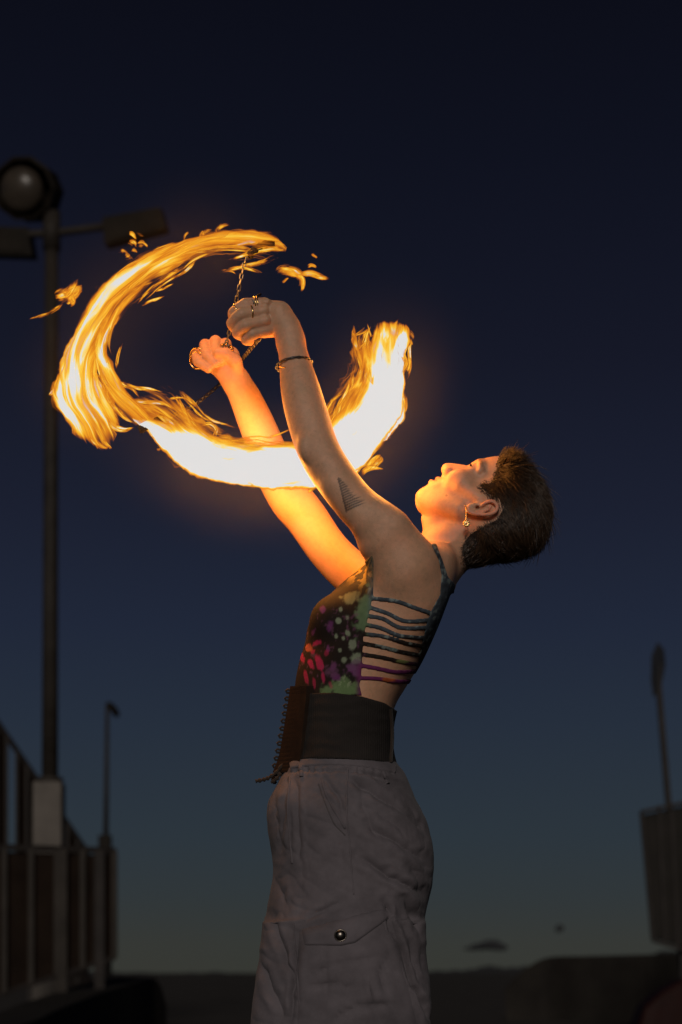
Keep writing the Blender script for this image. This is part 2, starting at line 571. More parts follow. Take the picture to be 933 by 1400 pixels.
# ---- stair behind it, its railing coming down from the upper left
stair = empty('stair_railing', P(40, 1340, 21))
tag(stair, 'dark stair railing sloping down from the upper edge behind the lamp pole', 'railing')
def st_at(t): return -46 + 166 * t, 926 + 240 * t, 20.5 + 1.5 * t
for t0_, t1_ in ((0, .5), (.5, 1.0)):
    x0, y0, d0 = st_at(t0_); x1, y1, d1 = st_at(t1_)
    bar('hand_rail', P(x0, y0, d0), P(x1, y1, d1), 0.07, 0.07, M_rail, stair)
    bar('stringer', P(x0, y0 + 190, d0), P(x1, y1 + 190, d1), 0.30, 0.06, M_rail, stair)
for k in range(13):
    t = k / 12
    x0, y0, d0 = st_at(t)
    if k < 12 and k not in (4,):
        x1, y1, d1 = st_at(t + 1 / 12)
        A, B, C_, D_ = P(x0 + 1.5, y0 + 4, d0 + .03), P(x1 - 1.5, y1 + 4, d1 + .03), P(x1 - 1.5, y1 + 186, d1 + .03), P(x0 + 1.5, y0 + 186, d0 + .03)
        o_ = Vector((0, 0.02, 0))
        mesh_py('infill_panel', [A, B, C_, D_, A + o_, B + o_, C_ + o_, D_ + o_], [(0, 3, 2, 1), (4, 5, 6, 7), (0, 1, 5, 4), (1, 2, 6, 5), (2, 3, 7, 6), (3, 0, 4, 7)], M_infill, stair)
    bar('baluster', P(x0, y0, d0 - .02), P(x0, y0 + 200, d0 - .02), 0.035, 0.035, M_rail, stair)
for t in (0.05, .55):
    x0, y0, d0 = st_at(t); f_ = P(x0, y0, d0 + .1); f_.z = 0
    bar('support_post', P(x0, y0 + 150, d0 + .1), f_, 0.12, 0.12, M_rail, stair)
rooted(stair)

# ---- concrete pillar and the tall floodlight pole on it
T_ = 18.5
pil = P(67.5, 1330, T_); base_z = P(0, 1070, T_).z
pillar = bm_obj('pillar', box_vf((pil.x, T_, base_z / 2 - .02), 0.335, 0.34, base_z + .04, 0.97, 0.02), M_concrete)
tag(pillar, 'pale square concrete pillar carrying the tall lamp pole', 'pillar', kind='thing')
lamp = empty('floodlight_pole', P(68.5, 1068, T_))
tag(lamp, 'tall dark pole with three floodlights on a crossarm', 'lamp post')
bb, tt = P(68.5, 1069, T_), P(71, 300, T_)
V, F = tube_vf([bb, bb.lerp(tt, .33), bb.lerp(tt, .66), tt], [0.094, 0.088, 0.082, 0.076], 16)
mesh_py('pole', V, F, M_pole, lamp, True)
V, F = tube_vf([bb, bb + Vector((0, 0, .05))], 0.15, 16); mesh_py('base_plate', V, F, M_pole, lamp)
tube('crossarm', [P(8, 324, T_), P(40, 320, T_), P(71, 319, T_), P(110, 314, T_), P(150, 309, T_)], 0.045, M_pole, lamp, 12)
tube('mast_top', [tt + Vector((0, 0, -.35)), tt + Vector((0, 0, .08))], 0.10, M_pole, lamp, 16)
tube('yoke', [P(69, 298, T_), P(60, 292, T_), P(52, 282, T_), P(44, 270, T_)], 0.04, M_pole, lamp, 10)
# round floodlight facing the viewer
fc = P(34, 258, T_ - .1)
bm = bmesh.new()
prof = [(0.33, 0.34), (0.31, 0.02), (0.345, -0.02), (0.35, -0.05), (0.31, -0.06)]
ang = 20
rings = []
for r_, y_ in prof:
    rings.append([bm.verts.new((r_ * (1.02 + .05 * math.cos(2 * a)) * math.cos(a), y_, r_ * math.sin(a))) for a in [2 * math.pi * k / 10 for k in range(10)]])
for a_, b_ in zip(rings, rings[1:]):
    for k in range(10): bm.faces.new((a_[k], a_[(k + 1) % 10], b_[(k + 1) % 10], b_[k]))
bm.faces.new(rings[0])
bmesh.ops.recalc_face_normals(bm, faces=list(bm.faces))
rot = Matrix.Rotation(math.radians(14), 4, 'X') @ Matrix.Rotation(math.radians(-10), 4, 'Z')
for v in bm.verts: v.co = rot @ v.co + fc
h1 = bm_obj('round_housing', bm, M_house, lamp)
bm = bmesh.new(); bmesh.ops.create_uvsphere(bm, u_segments=28, v_segments=14, radius=0.25)
for v in bm.verts:
    v.co.y *= 0.5; v.co = rot @ (v.co + Vector((-0.02, -0.05, -0.02))) + fc
bm_obj('lens', bm, M_lens, h1, True)
def boxlamp(quad, depth, drop):
    a, b, c_, d_ = [P(*p_, T_ - .05) for p_ in quad]
    o_ = Vector((0.02, depth, 0.05))
    V = [a, b, c_, d_, a + o_, b + o_, c_ + o_, d_ + o_]
    h = mesh_py('box_housing', V, [(0, 3, 2, 1), (4, 5, 6, 7), (0, 1, 5, 4), (1, 2, 6, 5), (2, 3, 7, 6), (3, 0, 4, 7)], M_house, lamp)
    e = Vector((0, -0.015, 0))
    m_ = (a + b + c_ + d_) / 4
    V = [m_.lerp(x_, .8) + e for x_ in (a, b, c_, d_)]; V += [x_ + Vector((0, .03, 0)) for x_ in V]
    mesh_py('lens', V, [(0, 3, 2, 1), (4, 5, 6, 7), (0, 1, 5, 4), (1, 2, 6, 5), (2, 3, 7, 6), (3, 0, 4, 7)], M_house, h)
    return h
boxlamp([(140, 297), (219, 283), (227, 312), (143, 334)], 0.30, 0)
boxlamp([(-44, 308), (38, 311), (44, 349), (-40, 346)], 0.30, 0)
rooted(lamp)
# ---- small street lamp farther off
T2 = 28
sl_ = empty('street_lamp', P(144, 1165, T2))
tag(sl_, 'thin street lamp with a short drooping head behind the railing', 'street lamp')
fz = P(144, 1165, T2); fz.z = 0
bar('footing', P(144, 1142, T2), fz, 0.20, 0.20, M_kerb, sl_)
tube('pole', [P(145, 1145, T2), P(146, 1060, T2), P(147, 962, T2)], [0.045, 0.038, 0.03], M_pole, sl_, 12)
tube('lamp_head', [P(146, 962, T2), P(150, 963, T2), P(155, 969, T2), P(160, 977, T2), P(162, 980, T2)], [0.03, 0.045, 0.062, 0.055, 0.02], M_house, sl_, 12)
rooted(sl_)

# ---- right: leaning sign on its post, framed cabinet, red barrier
T3 = 17.5
sg_root = empty('leaning_sign', P(928, 1115, T3))
tag(sg_root, 'leaning signpost with its plate seen almost edge-on', 'sign')
pb = P(940, 1330, T3); pb.z = 0
bar('post', pb, P(898, 905, T3), 0.062, 0.062, M_rail, sg_root)
sq_ = [(899, 878), (907, 888), (909, 908), (904, 934), (893, 953), (890, 930), (891, 896)]
V = [P(x_, y_, T3 - .05 + (x_ - 900) * 0.02) for x_, y_ in sq_]
V += [v + Vector((0.015, 0.02, 0)) for v in V]
k = len(sq_)
mesh_py('plate', V, [tuple(reversed(range(k))), tuple(range(k, 2 * k))] + [(i, (i + 1) % k, k + (i + 1) % k, k + i) for i in range(k)], M_sign, sg_root)
rooted(sg_root)
T4 = 16.0
cab = empty('framed_cabinet', P(915, 1300, T4))
tag(cab, 'dark framed metal cabinet tilted on its stand', 'cabinet')
def quad_slab(name, quad, d0, thick, mat, parent):
    V = [P(x_, y_, d0) for x_, y_ in quad]; V += [v + Vector((0, thick, 0)) for v in V]
    return mesh_py(name, V, [(0, 3, 2, 1), (4, 5, 6, 7), (0, 1, 5, 4), (1, 2, 6, 5), (2, 3, 7, 6), (3, 0, 4, 7)], mat, parent)
cq = [(877, 1110), (990, 1086), (1000, 1318), (893, 1286)]
quad_slab('panel', [(881, 1114), (987, 1091), (997, 1312), (896, 1281)], T4 + .05, 0.25, M_cab, cab)
for i in range(4):
    a, b = cq[i], cq[(i + 1) % 4]
    bar('frame', P(*a, T4), P(*b, T4), 0.035, 0.05, M_rail, cab)
for x_ in (904, 921):
    bar('rib', P(x_ - 3, 1106 - (x_ - 880) * .2, T4 + .03), P(x_ + 6, 1285 + (x_ - 893) * .3, T4 + .03), 0.03, 0.03, M_rail, cab)
for x_ in (935, 975):
    f_ = P(x_, 1300, T4 + .1); f_.z = 0
    bar('leg', P(x_, 1295, T4 + .1), f_, 0.08, 0.08, M_rail, cab)
rooted(cab)
T5 = 15.0
rb = [(868, 1418), (872, 1402), (882, 1376), (905, 1356), (933, 1340), (1000, 1330), (1100, 1330)]
V = []
for x_, y_ in rb:
    a = P(x_, y_, T5); V += [Vector((a.x, a.y - .05, -.02)), Vector((a.x, a.y - .02, max(a.z - .04, 0))), a, Vector((a.x, a.y + .5, a.z)), Vector((a.x, a.y + .55, -.02))]
F = [(i * 5 + j, (i + 1) * 5 + j, (i + 1) * 5 + j + 1, i * 5 + j + 1) for i in range(len(rb) - 1) for j in range(4)] + [(0, 1, 2, 3, 4), tuple((len(rb) - 1) * 5 + j for j in (4, 3, 2, 1, 0))]
tag(mesh_py('barrier', V, F, M_red), 'low dark red barrier at the bottom edge below the cabinet', 'barrier')
# ---- clouds
def cloud(cx, cy, lobes, d, label):
    s_ = 1.0
    k_ = (D + d) / FPX
    g_ = Grid(np.arange(cx - 45, cx + 46, 1.0), np.arange(cy - 20, cy + 21, 1.0), np.arange(-16, 17, 1.6))
    for (x_, y_, rx, ry) in lobes: g_.ell((x_, y_, 0), (rx, ry, min(rx, 12)), 4)
    v_, q_ = surface_nets(g_.f, g_.ax, 1)
    v_ = v_ + 0.8 * np.stack([fbm(v_ / 5, 3, 1), fbm(v_ / 5, 3, 2), fbm(v_ / 5, 3, 3)], -1)
    W_ = np.stack([(v_[:, 0] - CX) * k_, d + v_[:, 2] * k_, HC + (HY - v_[:, 1]) * k_], -1)
    a_, b_, c_ = W_[q_[:, 0]], W_[q_[:, 1]], W_[q_[:, 2]]
    ctr = W_.mean(0)
    if np.einsum('ij,ij->i', a_ - ctr, np.cross(b_ - ctr, c_ - ctr)).sum() < 0: q_ = q_[:, ::-1]
    tag(mesh_np('cloud', W_, q_, M_cloud), label, 'cloud', 'dark clouds low over the horizon', 'thing')
cloud(668, 1294, [(668, 1293.5, 24, 5.0), (672, 1289, 12, 4.2), (645, 1297, 12, 2.2), (684, 1296, 11, 3.5)], 9000, 'small dark lens-shaped cloud low over the hills')
cloud(766, 1269, [(766, 1268.5, 5.5, 4.6), (763, 1271, 4, 3)], 9000, 'tiny dark puff of cloud above the lens-shaped one')
# ------------------------------------------------------------------ the dancer: body
EH, EN = (0.9102, -0.4141), (-0.4141, -0.9102)   # the tilted head: towards the crown, towards the face
OU, OV = 655.0, 692.0
def head_local(u, v):
    return (u - OU) * EH[0] + (v - OV) * EH[1], (u - OU) * EN[0] + (v - OV) * EN[1]
def hp(h, n, w=0.0):
    return (OU + h * EH[0] + n * EN[0], OV + h * EH[1] + n * EN[1], w)

def build_body():
    g = Grid(np.arange(255, 776, 1.2), np.concatenate([np.arange(394, 800, 1.2), np.arange(800, 1118, 1.7)]), np.arange(-172, 182, 1.4))
    # --- torso: horizontal slices between the front and back outline
    ty = [752, 770, 790, 805, 820, 835, 850, 880, 910, 940, 960, 1000, 1040, 1070, 1110]
    tf = spline(ty, [545, 505, 478, 461, 446, 437, 429, 419, 410, 405, 404, 404, 400, 394, 384])
    tb = spline(ty, [610, 617, 616, 613, 609, 604, 599, 587, 573, 555, 543, 533, 536, 548, 564])
    tw = spline(ty, [60, 86, 99, 104, 107, 108, 107, 103, 97, 92, 90, 90, 97, 106, 116])
    ts = spline(ty, [.2, .2, .2, .2, .18, .16, .14, .11, .08, .05, .03, 0, 0, 0, 0])
    def torso(x, y, z):
        yy = y[0, :, 0]
        f, b, w, sh = (t(yy).astype(np.float32)[None, :, None] for t in (tf, tb, tw, ts))
        c, a = (f + b) / 2, (b - f) / 2
        xx = (x - c + sh * z) / a
        zz = z / w
        r = (np.abs(xx)**2.3 + np.abs(zz)**2.3)**(1 / 2.3)
        d = (r - 1) * np.minimum(a, w) * 0.92
        return np.maximum(d, np.maximum(753 - y, y - 1112))
    g.add(torso, (350, 720, -150), (670, 1140, 150), 0)
    g.ell((458, 860, -46), (32, 34, 42), 16)                      # bust
    g.ell((455, 860, 44), (30, 34, 40), 16)
    # --- neck, nape and shoulder girdle
    g.chain([hp(-14, -36), (620, 742, 0), (596, 770, 0), (574, 802, 0)], [40, 39, 39, 36], 12)
    for sgn, sh in ((-1, (562, 764, -94)), (1, (534, 790, 96))):
        g.chain([q(604, 772, sgn * 18), q(588, 778, sgn * 56), q(*sh)], [20, 20, 25], 16)  # trapezius
        g.cone(q(558, 802, sgn * 62), q(548, 850, sgn * 66), 36, 29, 22)                    # shoulder blade and flank
        g.cone(hp(-6, -22, sgn * 34), (562, 766, sgn * 12), 9, 8, 14)                       # sternomastoid
        g.cone((556, 776, sgn * 14), q(sh[0] - 8, sh[1], sgn * 80), 8, 9, 14)               # collar bone
    # --- near arm
    A = [(566, 766, -90), (546, 744, -102), (524, 722, -107), (486, 688, -108), (453.5, 646, -104), (434, 611, -99),
         (421, 571, -92), (411, 533, -84), (403.5, 496, -76), (397.5, 466, -70)]
    g.chain([q(*p) for p in A], [26.5, 30.5, 31, 27.3, 27.2, 27.6, 28, 26, 20.8, 17.6], 15)
    g.cone(q(550, 776, -90), q(522, 742, -104), 36, 30, 18)                                # rear of the armpit
    g.cone(q(566, 815, -74), q(552, 784, -90), 32, 34, 24)                                 # latissimus
    g.ell(q(418, 612, -118), (10, 16, 10), 12)                                             # elbow
    g.cone(q(498, 712, -122), q(456, 664, -120), 13, 9, 18)                                # triceps
    g.cone(q(512, 700, -124), q(540, 716, -122), 10, 12, 18)                               # deltoid
    # --- far arm
    B = [(536, 812, 100), (506, 801, 108), (477, 780, 112), (448, 750, 112), (419, 708, 112), (398, 682, 111), (376, 643, 108),
         (356, 592, 98), (346, 568, 92), (334, 541, 84), (322, 520, 78)]
    g.chain([q(*p) for p in B], [34, 32, 31, 29.5, 30, 31, 29, 26, 24.5, 22, 19], 16)
    # --- near hand: bent forward at the wrist, fingers closed on the handle
    def finger(pts, r0, r1, k=3.0):
        n = len(pts)
        rs = [r0 + (r1 - r0) * i / (n - 1) for i in range(n)]
        g.chain([q(*p) for p in pts], rs, k, 1.5)
        for i in range(1, n - 1):
            g.ell(q(*pts[i]), (rs[i] * 1.10,) * 3, 1.5)
    g.chain([q(397.5, 466, -70), q(393, 447, -70), q(382, 432, -70)], [18.5, 17.5, 16], 8)
    g.cone(q(382, 428, -74), q(362, 420, -72), 15, 10, 8)
    g.cone(q(386, 444, -70), q(364, 444, -70), 15, 11, 8)
    g.ell(q(352, 440, -62), (20, 19, 14), 5)
    finger([(362, 416, -76), (336, 417, -84), (320, 428, -78), (320, 438, -62)], 8.8, 6.4)
    finger([(360, 427, -80), (331, 430, -90), (318, 442, -82), (322, 450, -64)], 9.0, 6.4)
    finger([(362, 440, -80), (336, 445, -88), (325, 455, -80), (331, 460, -64)], 8.6, 6.2)
    finger([(366, 451, -76), (346, 457, -82), (337, 465, -75), (342, 467, -60)], 7.6, 5.6)
    finger([(382, 450, -54), (360, 452, -44), (342, 446, -46), (332, 440, -52)], 10, 6.4, 5)
    for k_, (a_, b_) in enumerate(((364, 413), (361, 424), (363, 437))):
        g.ell(q(a_, b_, -86), (6, 5, 4), 4)                                                # knuckles
    # --- far hand: a fist, palm side to the viewer
    g.chain([q(322, 520, 78), q(312, 506, 76), q(300, 494, 76)], [19, 19.5, 19], 6, 8)
    g.cone(q(290, 492, 78), q(314, 488, 76), 15, 15, 8)
    finger([(281, 494, 88), (270, 484, 76), (271, 494, 58), (285, 504, 55)], 8.4, 6.2)
    finger([(289, 486, 88), (281, 472, 74), (283, 484, 56), (294, 497, 53)], 8.8, 6.2)
    finger([(301, 482, 88), (295, 467, 74), (296, 480, 56), (303, 493, 53)], 8.8, 6.2)
    finger([(313, 483, 86), (309, 470, 74), (310, 481, 58), (314, 492, 55)], 8.0, 6.0)
    finger([(324, 508, 66), (322, 494, 54), (310, 484, 48), (298, 482, 46)], 10, 6.4, 5)
    # --- head
    hh = [-76, -73, -66, -58, -50, -40, -30, -20, -10, 0, 10, 20, 30, 42, 54, 64, 74, 81, 86]
    fr = spline(hh, [38, 46, 49.5, 51, 52, 52, 52.5, 54, 54, 52, 51, 54, 55.5, 53.3, 48.5, 41, 28, 13, -8])
    bk = spline(hh, [26, 18, 2, -8, -16, -28, -44, -62, -73, -79, -82, -84, -84, -82, -77, -69, -56, -40, -14])
    wd = spline(hh, [6, 14, 24, 31, 36, 42, 46, 49.5, 52, 53.5, 54.5, 55.5, 56, 55, 51.5, 45.5, 35, 23, 5])
    def skull(x, y, z):
        h = (x - OU) * EH[0] + (y - OV) * EH[1]
        n = (x - OU) * EN[0] + (y - OV) * EN[1]
        hc = np.clip(h, -76, 86)
        tab = np.arange(-76, 87, 1.0)
        f = np.interp(hc, tab, fr(tab)); b = np.interp(hc, tab, bk(tab)); w = np.interp(hc, tab, wd(tab))
        c, a = (f + b) / 2, np.maximum((f - b) / 2, 4)
        t = np.clip((n - c) / a, -1.3, 1.3)
        w = w * (1 - 0.14 * t - 0.06 * t * t)
        ex = 2.25
        r = (np.abs(t)**ex + np.abs(z / w)**ex)**(1 / ex)
        d = (r - 1) * np.minimum(a, w) * 0.9
        return np.maximum(d, np.maximum(-77 - h, h - 86.5))
    lo = np.array([hp(a, b) for a in (-80, 90) for b in (-88, 60)]).min(0); hi = np.array([hp(a, b) for a in (-80, 90) for b in (-88, 60)]).max(0)
    g.add(skull, (lo[0], lo[1], -60), (hi[0], hi[1], 60), 9)
    g.ell(hp(-60.5, 40), (12.5, 12.5, 16), 9)                           # chin
    g.ell((597, 713, 0), (17, 17, 22), 12)                         # throat
    g.chain([hp(-62, 34, -12), hp(-52, 18, -32), hp(-34, -2, -43)], [9, 9, 10], 12)   # jaw
    g.chain([hp(-62, 34, 12), hp(-52, 18, 32), hp(-34, -2, 43)], [9, 9, 10], 12)
    # brow, sockets, eyes
    for sg in (-1, 1):
        g.ell(hp(7, 56, sg * 25), (10.5, 9, 14), 9, 'sub')
        g.ell(hp(8, 39, sg * 24), (9.6, 9.6, 9.8), 2.0)
        g.chain([hp(14, 41.5, sg * 14), hp(13.4, 48.2, sg * 21), hp(11.5, 47.5, sg * 28), hp(8.5, 42, sg * 33.5)], [2, 2.1, 2.1, 1.8], 3)  # upper lid
        g.chain([hp(5, 43, sg * 15), hp(1.6, 46.5, sg * 22), hp(2.5, 45.5, sg * 28), hp(6.5, 41.5, sg * 33.5)], [1.7] * 4, 3)            # lower lid
        g.chain([hp(19, 51, sg * 6), hp(22, 49.5, sg * 18), hp(20.5, 44, sg * 31), hp(15, 36, sg * 40)], [4.2, 4.4, 4.2, 3.5], 8)         # brow
        g.ell(hp(-14, 38, sg * 33), (17, 12, 14), 16)              # cheek bone
        g.cone(hp(-15, 27, sg * 42), hp(-3, 0, sg * 50), 7, 6, 12)
        g.ell(hp(30, 40, sg * 52), (18, 16, 6), 12, 'sub')         # temple
    # nose
    g.chain([hp(13, 49), hp(6, 50), hp(-3.4, 58.2), hp(-11.5, 63.3), hp(-18.5, 65)], [7, 5.6, 5.0, 5.6, 7.0], 7, 4)
    g.cone(hp(-2, 50), hp(-18, 54), 8, 11, 8)
    for sg in (-1, 1):
        g.ell(hp(-21, 58.5, sg * 10.5), (6.6, 6.2, 5.6), 3.5)
        g.ell(hp(-27.5, 60.5, sg * 5.8), (3.6, 4.8, 2.9), 1.6, 'sub')
    g.cone(hp(-24, 64), hp(-28, 57), 3.2, 2.6, 3)
    # mouth
    g.ell(hp(-40, 42), (17, 12.5, 24), 9)
    g.chain([hp(-39, 47, -17), hp(-36.5, 54.0, -8), hp(-36, 56.0, 0), hp(-36.5, 54.0, 8), hp(-39, 47, 17)], [2.0, 3.4, 4.2, 3.4, 2.0], 1.3)
    g.chain([hp(-41, 46.5, -16), hp(-46, 53.6, -7.5), hp(-46.6, 55.6, 0), hp(-46, 53.6, 7.5), hp(-41, 46.5, 16)], [2.2, 4.2, 4.9, 4.2, 2.2], 1.3)
    g.chain([hp(-40.3, 51, -19), hp(-41.2, 57.5, -8), hp(-41.4, 60.0, 0), hp(-41.2, 57.5, 8), hp(-40.3, 51, 19)], [1.1, 1.8, 2.0, 1.8, 1.1], 0.8, op='sub')
    g.ell(hp(-56, 62), (6.5, 6.5, 16), 5, 'sub')
    g.ell(hp(-31, 63.2), (3.2, 4.6, 9), 3, 'sub')
    g.cone(hp(-29, 61.5), hp(-34, 61.5), 1.8, 2.4, 3, 'sub')       # philtrum
    # ears
    for sg in (-1, 1):
        e = lambda x, y, w: q(x, y, sg * w)
        g.ell(e(659, 696, 56), (21, 9.5, 4.0), 3)
        g.ell(e(659, 695.5, 62), (13.5, 6.2, 5.0), 1.6, 'sub')
        g.chain([e(656, 694.5, 57), e(660, 690.5, 60), e(666, 686.5, 61.5), e(673, 685.5, 62.5), e(678.5, 689, 63), e(680, 695, 63.5), e(676, 700.5, 64),
                 e(667, 703.5, 63.5), e(656, 703.3, 61.5), e(647, 701.5, 59), e(641, 698, 57.5)], [1.8, 2.2, 2.5, 2.6, 2.6, 2.7, 2.7, 2.6, 2.6, 3.2, 3.8], 1.4)
        g.chain([e(671, 691.5, 60), e(668, 696.5, 61), e(661, 699.3, 61), e(652, 698.8, 60)], [1.7, 2.0, 2.0, 1.8], 1.6)
        g.cone(e(643, 691.5, 56.5), e(648, 690.5, 57.5), 3.4, 3.0, 2)
        g.ell(e(640.5, 696.5, 57.5), (4.6, 5.0, 3.2), 2)
        g.cone(e(653, 694, 52), e(653, 694, 60), 2.3, 2.8, 1.2, 'sub')
    return g

body_grid = build_body()
bV, bQ = surface_nets(body_grid.f, body_grid.ax, 2)
def orient(V, Q):
    W = U2W(V)
    a, b, c = W[Q[:, 0]], W[Q[:, 1]], W[Q[:, 2]]
    vol = np.einsum('ij,ij->i', a, np.cross(b, c)).sum()
    return W, (Q if vol > 0 else Q[:, ::-1])
bW, bQ = orient(bV, bQ)
bN = vnormals(bW, bQ)
pu, pv = proj(bV)
bh, bn = head_local(pu, pv)

# skin colour: lips, brow, blush, mole, tattoo
def skin_colors():
    base = np.array([0.58, 0.320, 0.198])
    n1 = fbm(bV / 22.0, 4, 3)[:, None]; n2 = fbm(bV / 5.0, 3, 9)[:, None]
    n3 = vnoise(bV / 2.6, 14)[:, None]; n4 = fbm(bV / 60.0, 2, 33)[:, None]
    c = base * (1 + 0.20 * n1 + 0.16 * n2 + 0.05 * n3 + 0.10 * n4)
    c = c * (1 - 0.13 * sstep(0.55, 0.8, vnoise(bV / 2.4, 27))[:, None] * (bV[:, 2] < 0)[:, None])
    c[:, 1:] *= 1 - 0.10 * n1 - 0.06 * n2
    hl, nl = head_local(bV[:, 0], bV[:, 1]); wl_ = bV[:, 2]
    ishead = (bV[:, 0] > 562) & (bV[:, 1] < 790)
    def mixin(mask, col):
        m = (mask * ishead)[:, None]
        return c * (1 - m) + np.array(col) * m
    lip = sstep(1.0, 0.75, np.sqrt(((hl + 41.5) / 9.5)**2 + (wl_ / 18.0)**2)) * sstep(50, 53, nl)
    c = mixin(lip * 0.8, (0.42, 0.15, 0.12))
    ear = sstep(60, 62.5, np.abs(wl_)) * (np.abs(bh - 10) < 40)
    c = mixin(ear * 0.45, (0.55, 0.19, 0.13))
    for sg in (-1, 1):
        wa = wl_ * sg
        cy = 23.5 - 0.010 * (wa - 20)**2
        brow = sstep(3.4, 1.2, np.abs(hl - cy)) * sstep(7, 12, wa) * sstep(42, 36, wa) * (nl > 30)
        brow = brow * np.clip(0.75 + 0.5 * vnoise(bV / 1.6, 5), 0, 1)
        c = mixin(brow * 0.75, (0.09, 0.05, 0.03))
        lash = sstep(1.5, 0.5, np.abs(hl - (8.5 - 0.006 * (wa - 24)**2))) * (np.abs(wa - 24) < 12) * (nl > 38)
        c = mixin(lash * 0.9, (0.05, 0.03, 0.02))
    c = mixin(sstep(15, 3, np.hypot(hl + 14, (np.abs(wl_) - 34))) * 0.25 * (nl > 15), (0.58, 0.24, 0.18))
    mole = sstep(1.9, 1.0, np.hypot(pu - 610.5, pv - 677.5)) * (bV[:, 2] < -20)
    c = mixin(mole * 0.7, (0.2, 0.09, 0.06))
    # fern tattoo on the near upper arm
    ta, tb_ = np.array([463., 654.]), np.array([474., 698.])
    d = (tb_ - ta) / np.linalg.norm(tb_ - ta); nrm = np.array([d[1], -d[0]])
    s = ((pu - ta[0]) * d[0] + (pv - ta[1]) * d[1]) / np.linalg.norm(tb_ - ta)
    t = (pu - ta[0]) * nrm[0] + (pv - ta[1]) * nrm[1]
    along = s * 45.0
    nz = vnoise(np.stack([pu / 4, pv / 4, 0 * pu], -1), 4)
    lean = along + 0.23 * t - 0.003 * t * t                     # leaflets lean towards the tip
    edge = (1.5 + 29.0 * np.clip(lean / 45.0, 0, 1)**0.8) * (0.86 + 0.28 * vnoise(np.stack([lean / 1.6, 0 * pu, 0 * pu], -1), 6))
    edge = edge * sstep(1.06, 1.0, lean / 45.0)
    leaf = sstep(-0.55, 0.35, np.sin(lean * 2 * math.pi / 3.4 + 0.4 * nz))
    inside = (s > -0.02) & (lean < 50) & (t > -2.2) & (np.hypot(pu - 470, pv - 678) < 60) & (bV[:, 2] < -70)
    dens = inside * np.maximum(sstep(1.6, 0.6, np.abs(t)) * (s < 1.02), (0.45 + 0.55 * leaf) * sstep(edge + .1, edge * 0.7, t) * (t > -1.8) * (t < edge) * (edge > 1.0))
    m = (np.clip(dens, 0, 1) * 0.82)[:, None]
    c = c * (1 - m) + np.array([0.045, 0.034, 0.030]) * m
    return np.clip(c, 0.01, 0.9)

def skin_material():
    m, nt, b = new_mat('skin')
    N, L = nt.nodes, nt.links
    at = N.new('ShaderNodeAttribute'); at.attribute_name = 'pigment'
    L.new(at.outputs['Color'], b.inputs['Base Color'])
    tc = N.new('ShaderNodeTexCoord')
    nz = N.new('ShaderNodeTexNoise'); nz.inputs['Scale'].default_value = 420; nz.inputs['Detail'].default_value = 4
    vo = N.new('ShaderNodeTexVoronoi'); vo.inputs['Scale'].default_value = 700
    L.new(tc.outputs['Object'], nz.inputs['Vector']); L.new(tc.outputs['Object'], vo.inputs['Vector'])
    ad = N.new('ShaderNodeMath'); ad.operation = 'ADD'
    L.new(nz.outputs[0], ad.inputs[0]); L.new(vo.outputs['Distance'], ad.inputs[1])
    bp = N.new('ShaderNodeBump'); bp.inputs['Strength'].default_value = 0.30; bp.inputs['Distance'].default_value = 0.0014
    L.new(ad.outputs[0], bp.inputs['Height']); L.new(bp.outputs[0], b.inputs['Normal'])
    n2 = N.new('ShaderNodeTexNoise'); n2.inputs['Scale'].default_value = 30
    L.new(tc.outputs['Object'], n2.inputs['Vector'])
    mr = N.new('ShaderNodeMapRange'); mr.inputs['To Min'].default_value = 0.34; mr.inputs['To Max'].default_value = 0.60
    L.new(n2.outputs[0], mr.inputs[0]); L.new(mr.outputs[0], b.inputs['Roughness'])
    b.inputs['Subsurface Weight'].default_value = 0.22
    b.inputs['Subsurface Radius'].default_value = (1.0, 0.35, 0.18)
    b.inputs['Subsurface Scale'].default_value = 0.006
    b.inputs['Specular IOR Level'].default_value = 0.4
    return m

M_skin = skin_material()
person = mesh_np('person', bW, bQ, M_skin)
set_attr_color(person, 'pigment', skin_colors())
tag(person, 'short-haired person leaning back with both arms raised, in tie-dye top and grey cargo trousers', 'person')

# ------------------------------------------------------------------ the dancer: top, belt, trousers
def region_lookup(polys, bounds, res=0.75):
    x = np.arange(bounds[0], bounds[2], res); y = np.arange(bounds[1], bounds[3], res)
    X, Y = np.meshgrid(x, y, indexing='ij')
    d = np.full(X.shape, 1e3)
    for kind, pts, wd_ in polys:
        d = np.minimum(d, poly_sd(pts, X, Y) if kind == 'p' else line_d(smoothpts(pts, 6), X, Y) - wd_)
    d = d.astype(np.float32)
    def f(px_, py_):
        fx = np.clip((px_ - bounds[0]) / res, 0, len(x) - 1.01); fy = np.clip((py_ - bounds[1]) / res, 0, len(y) - 1.01)
        i = fx.astype(np.int32); j = fy.astype(np.int32); a = fx - i; b = fy - j
        return d[i, j] * (1 - a) * (1 - b) + d[i + 1, j] * a * (1 - b) + d[i, j + 1] * (1 - a) * b + d[i + 1, j + 1] * a * b
    return f

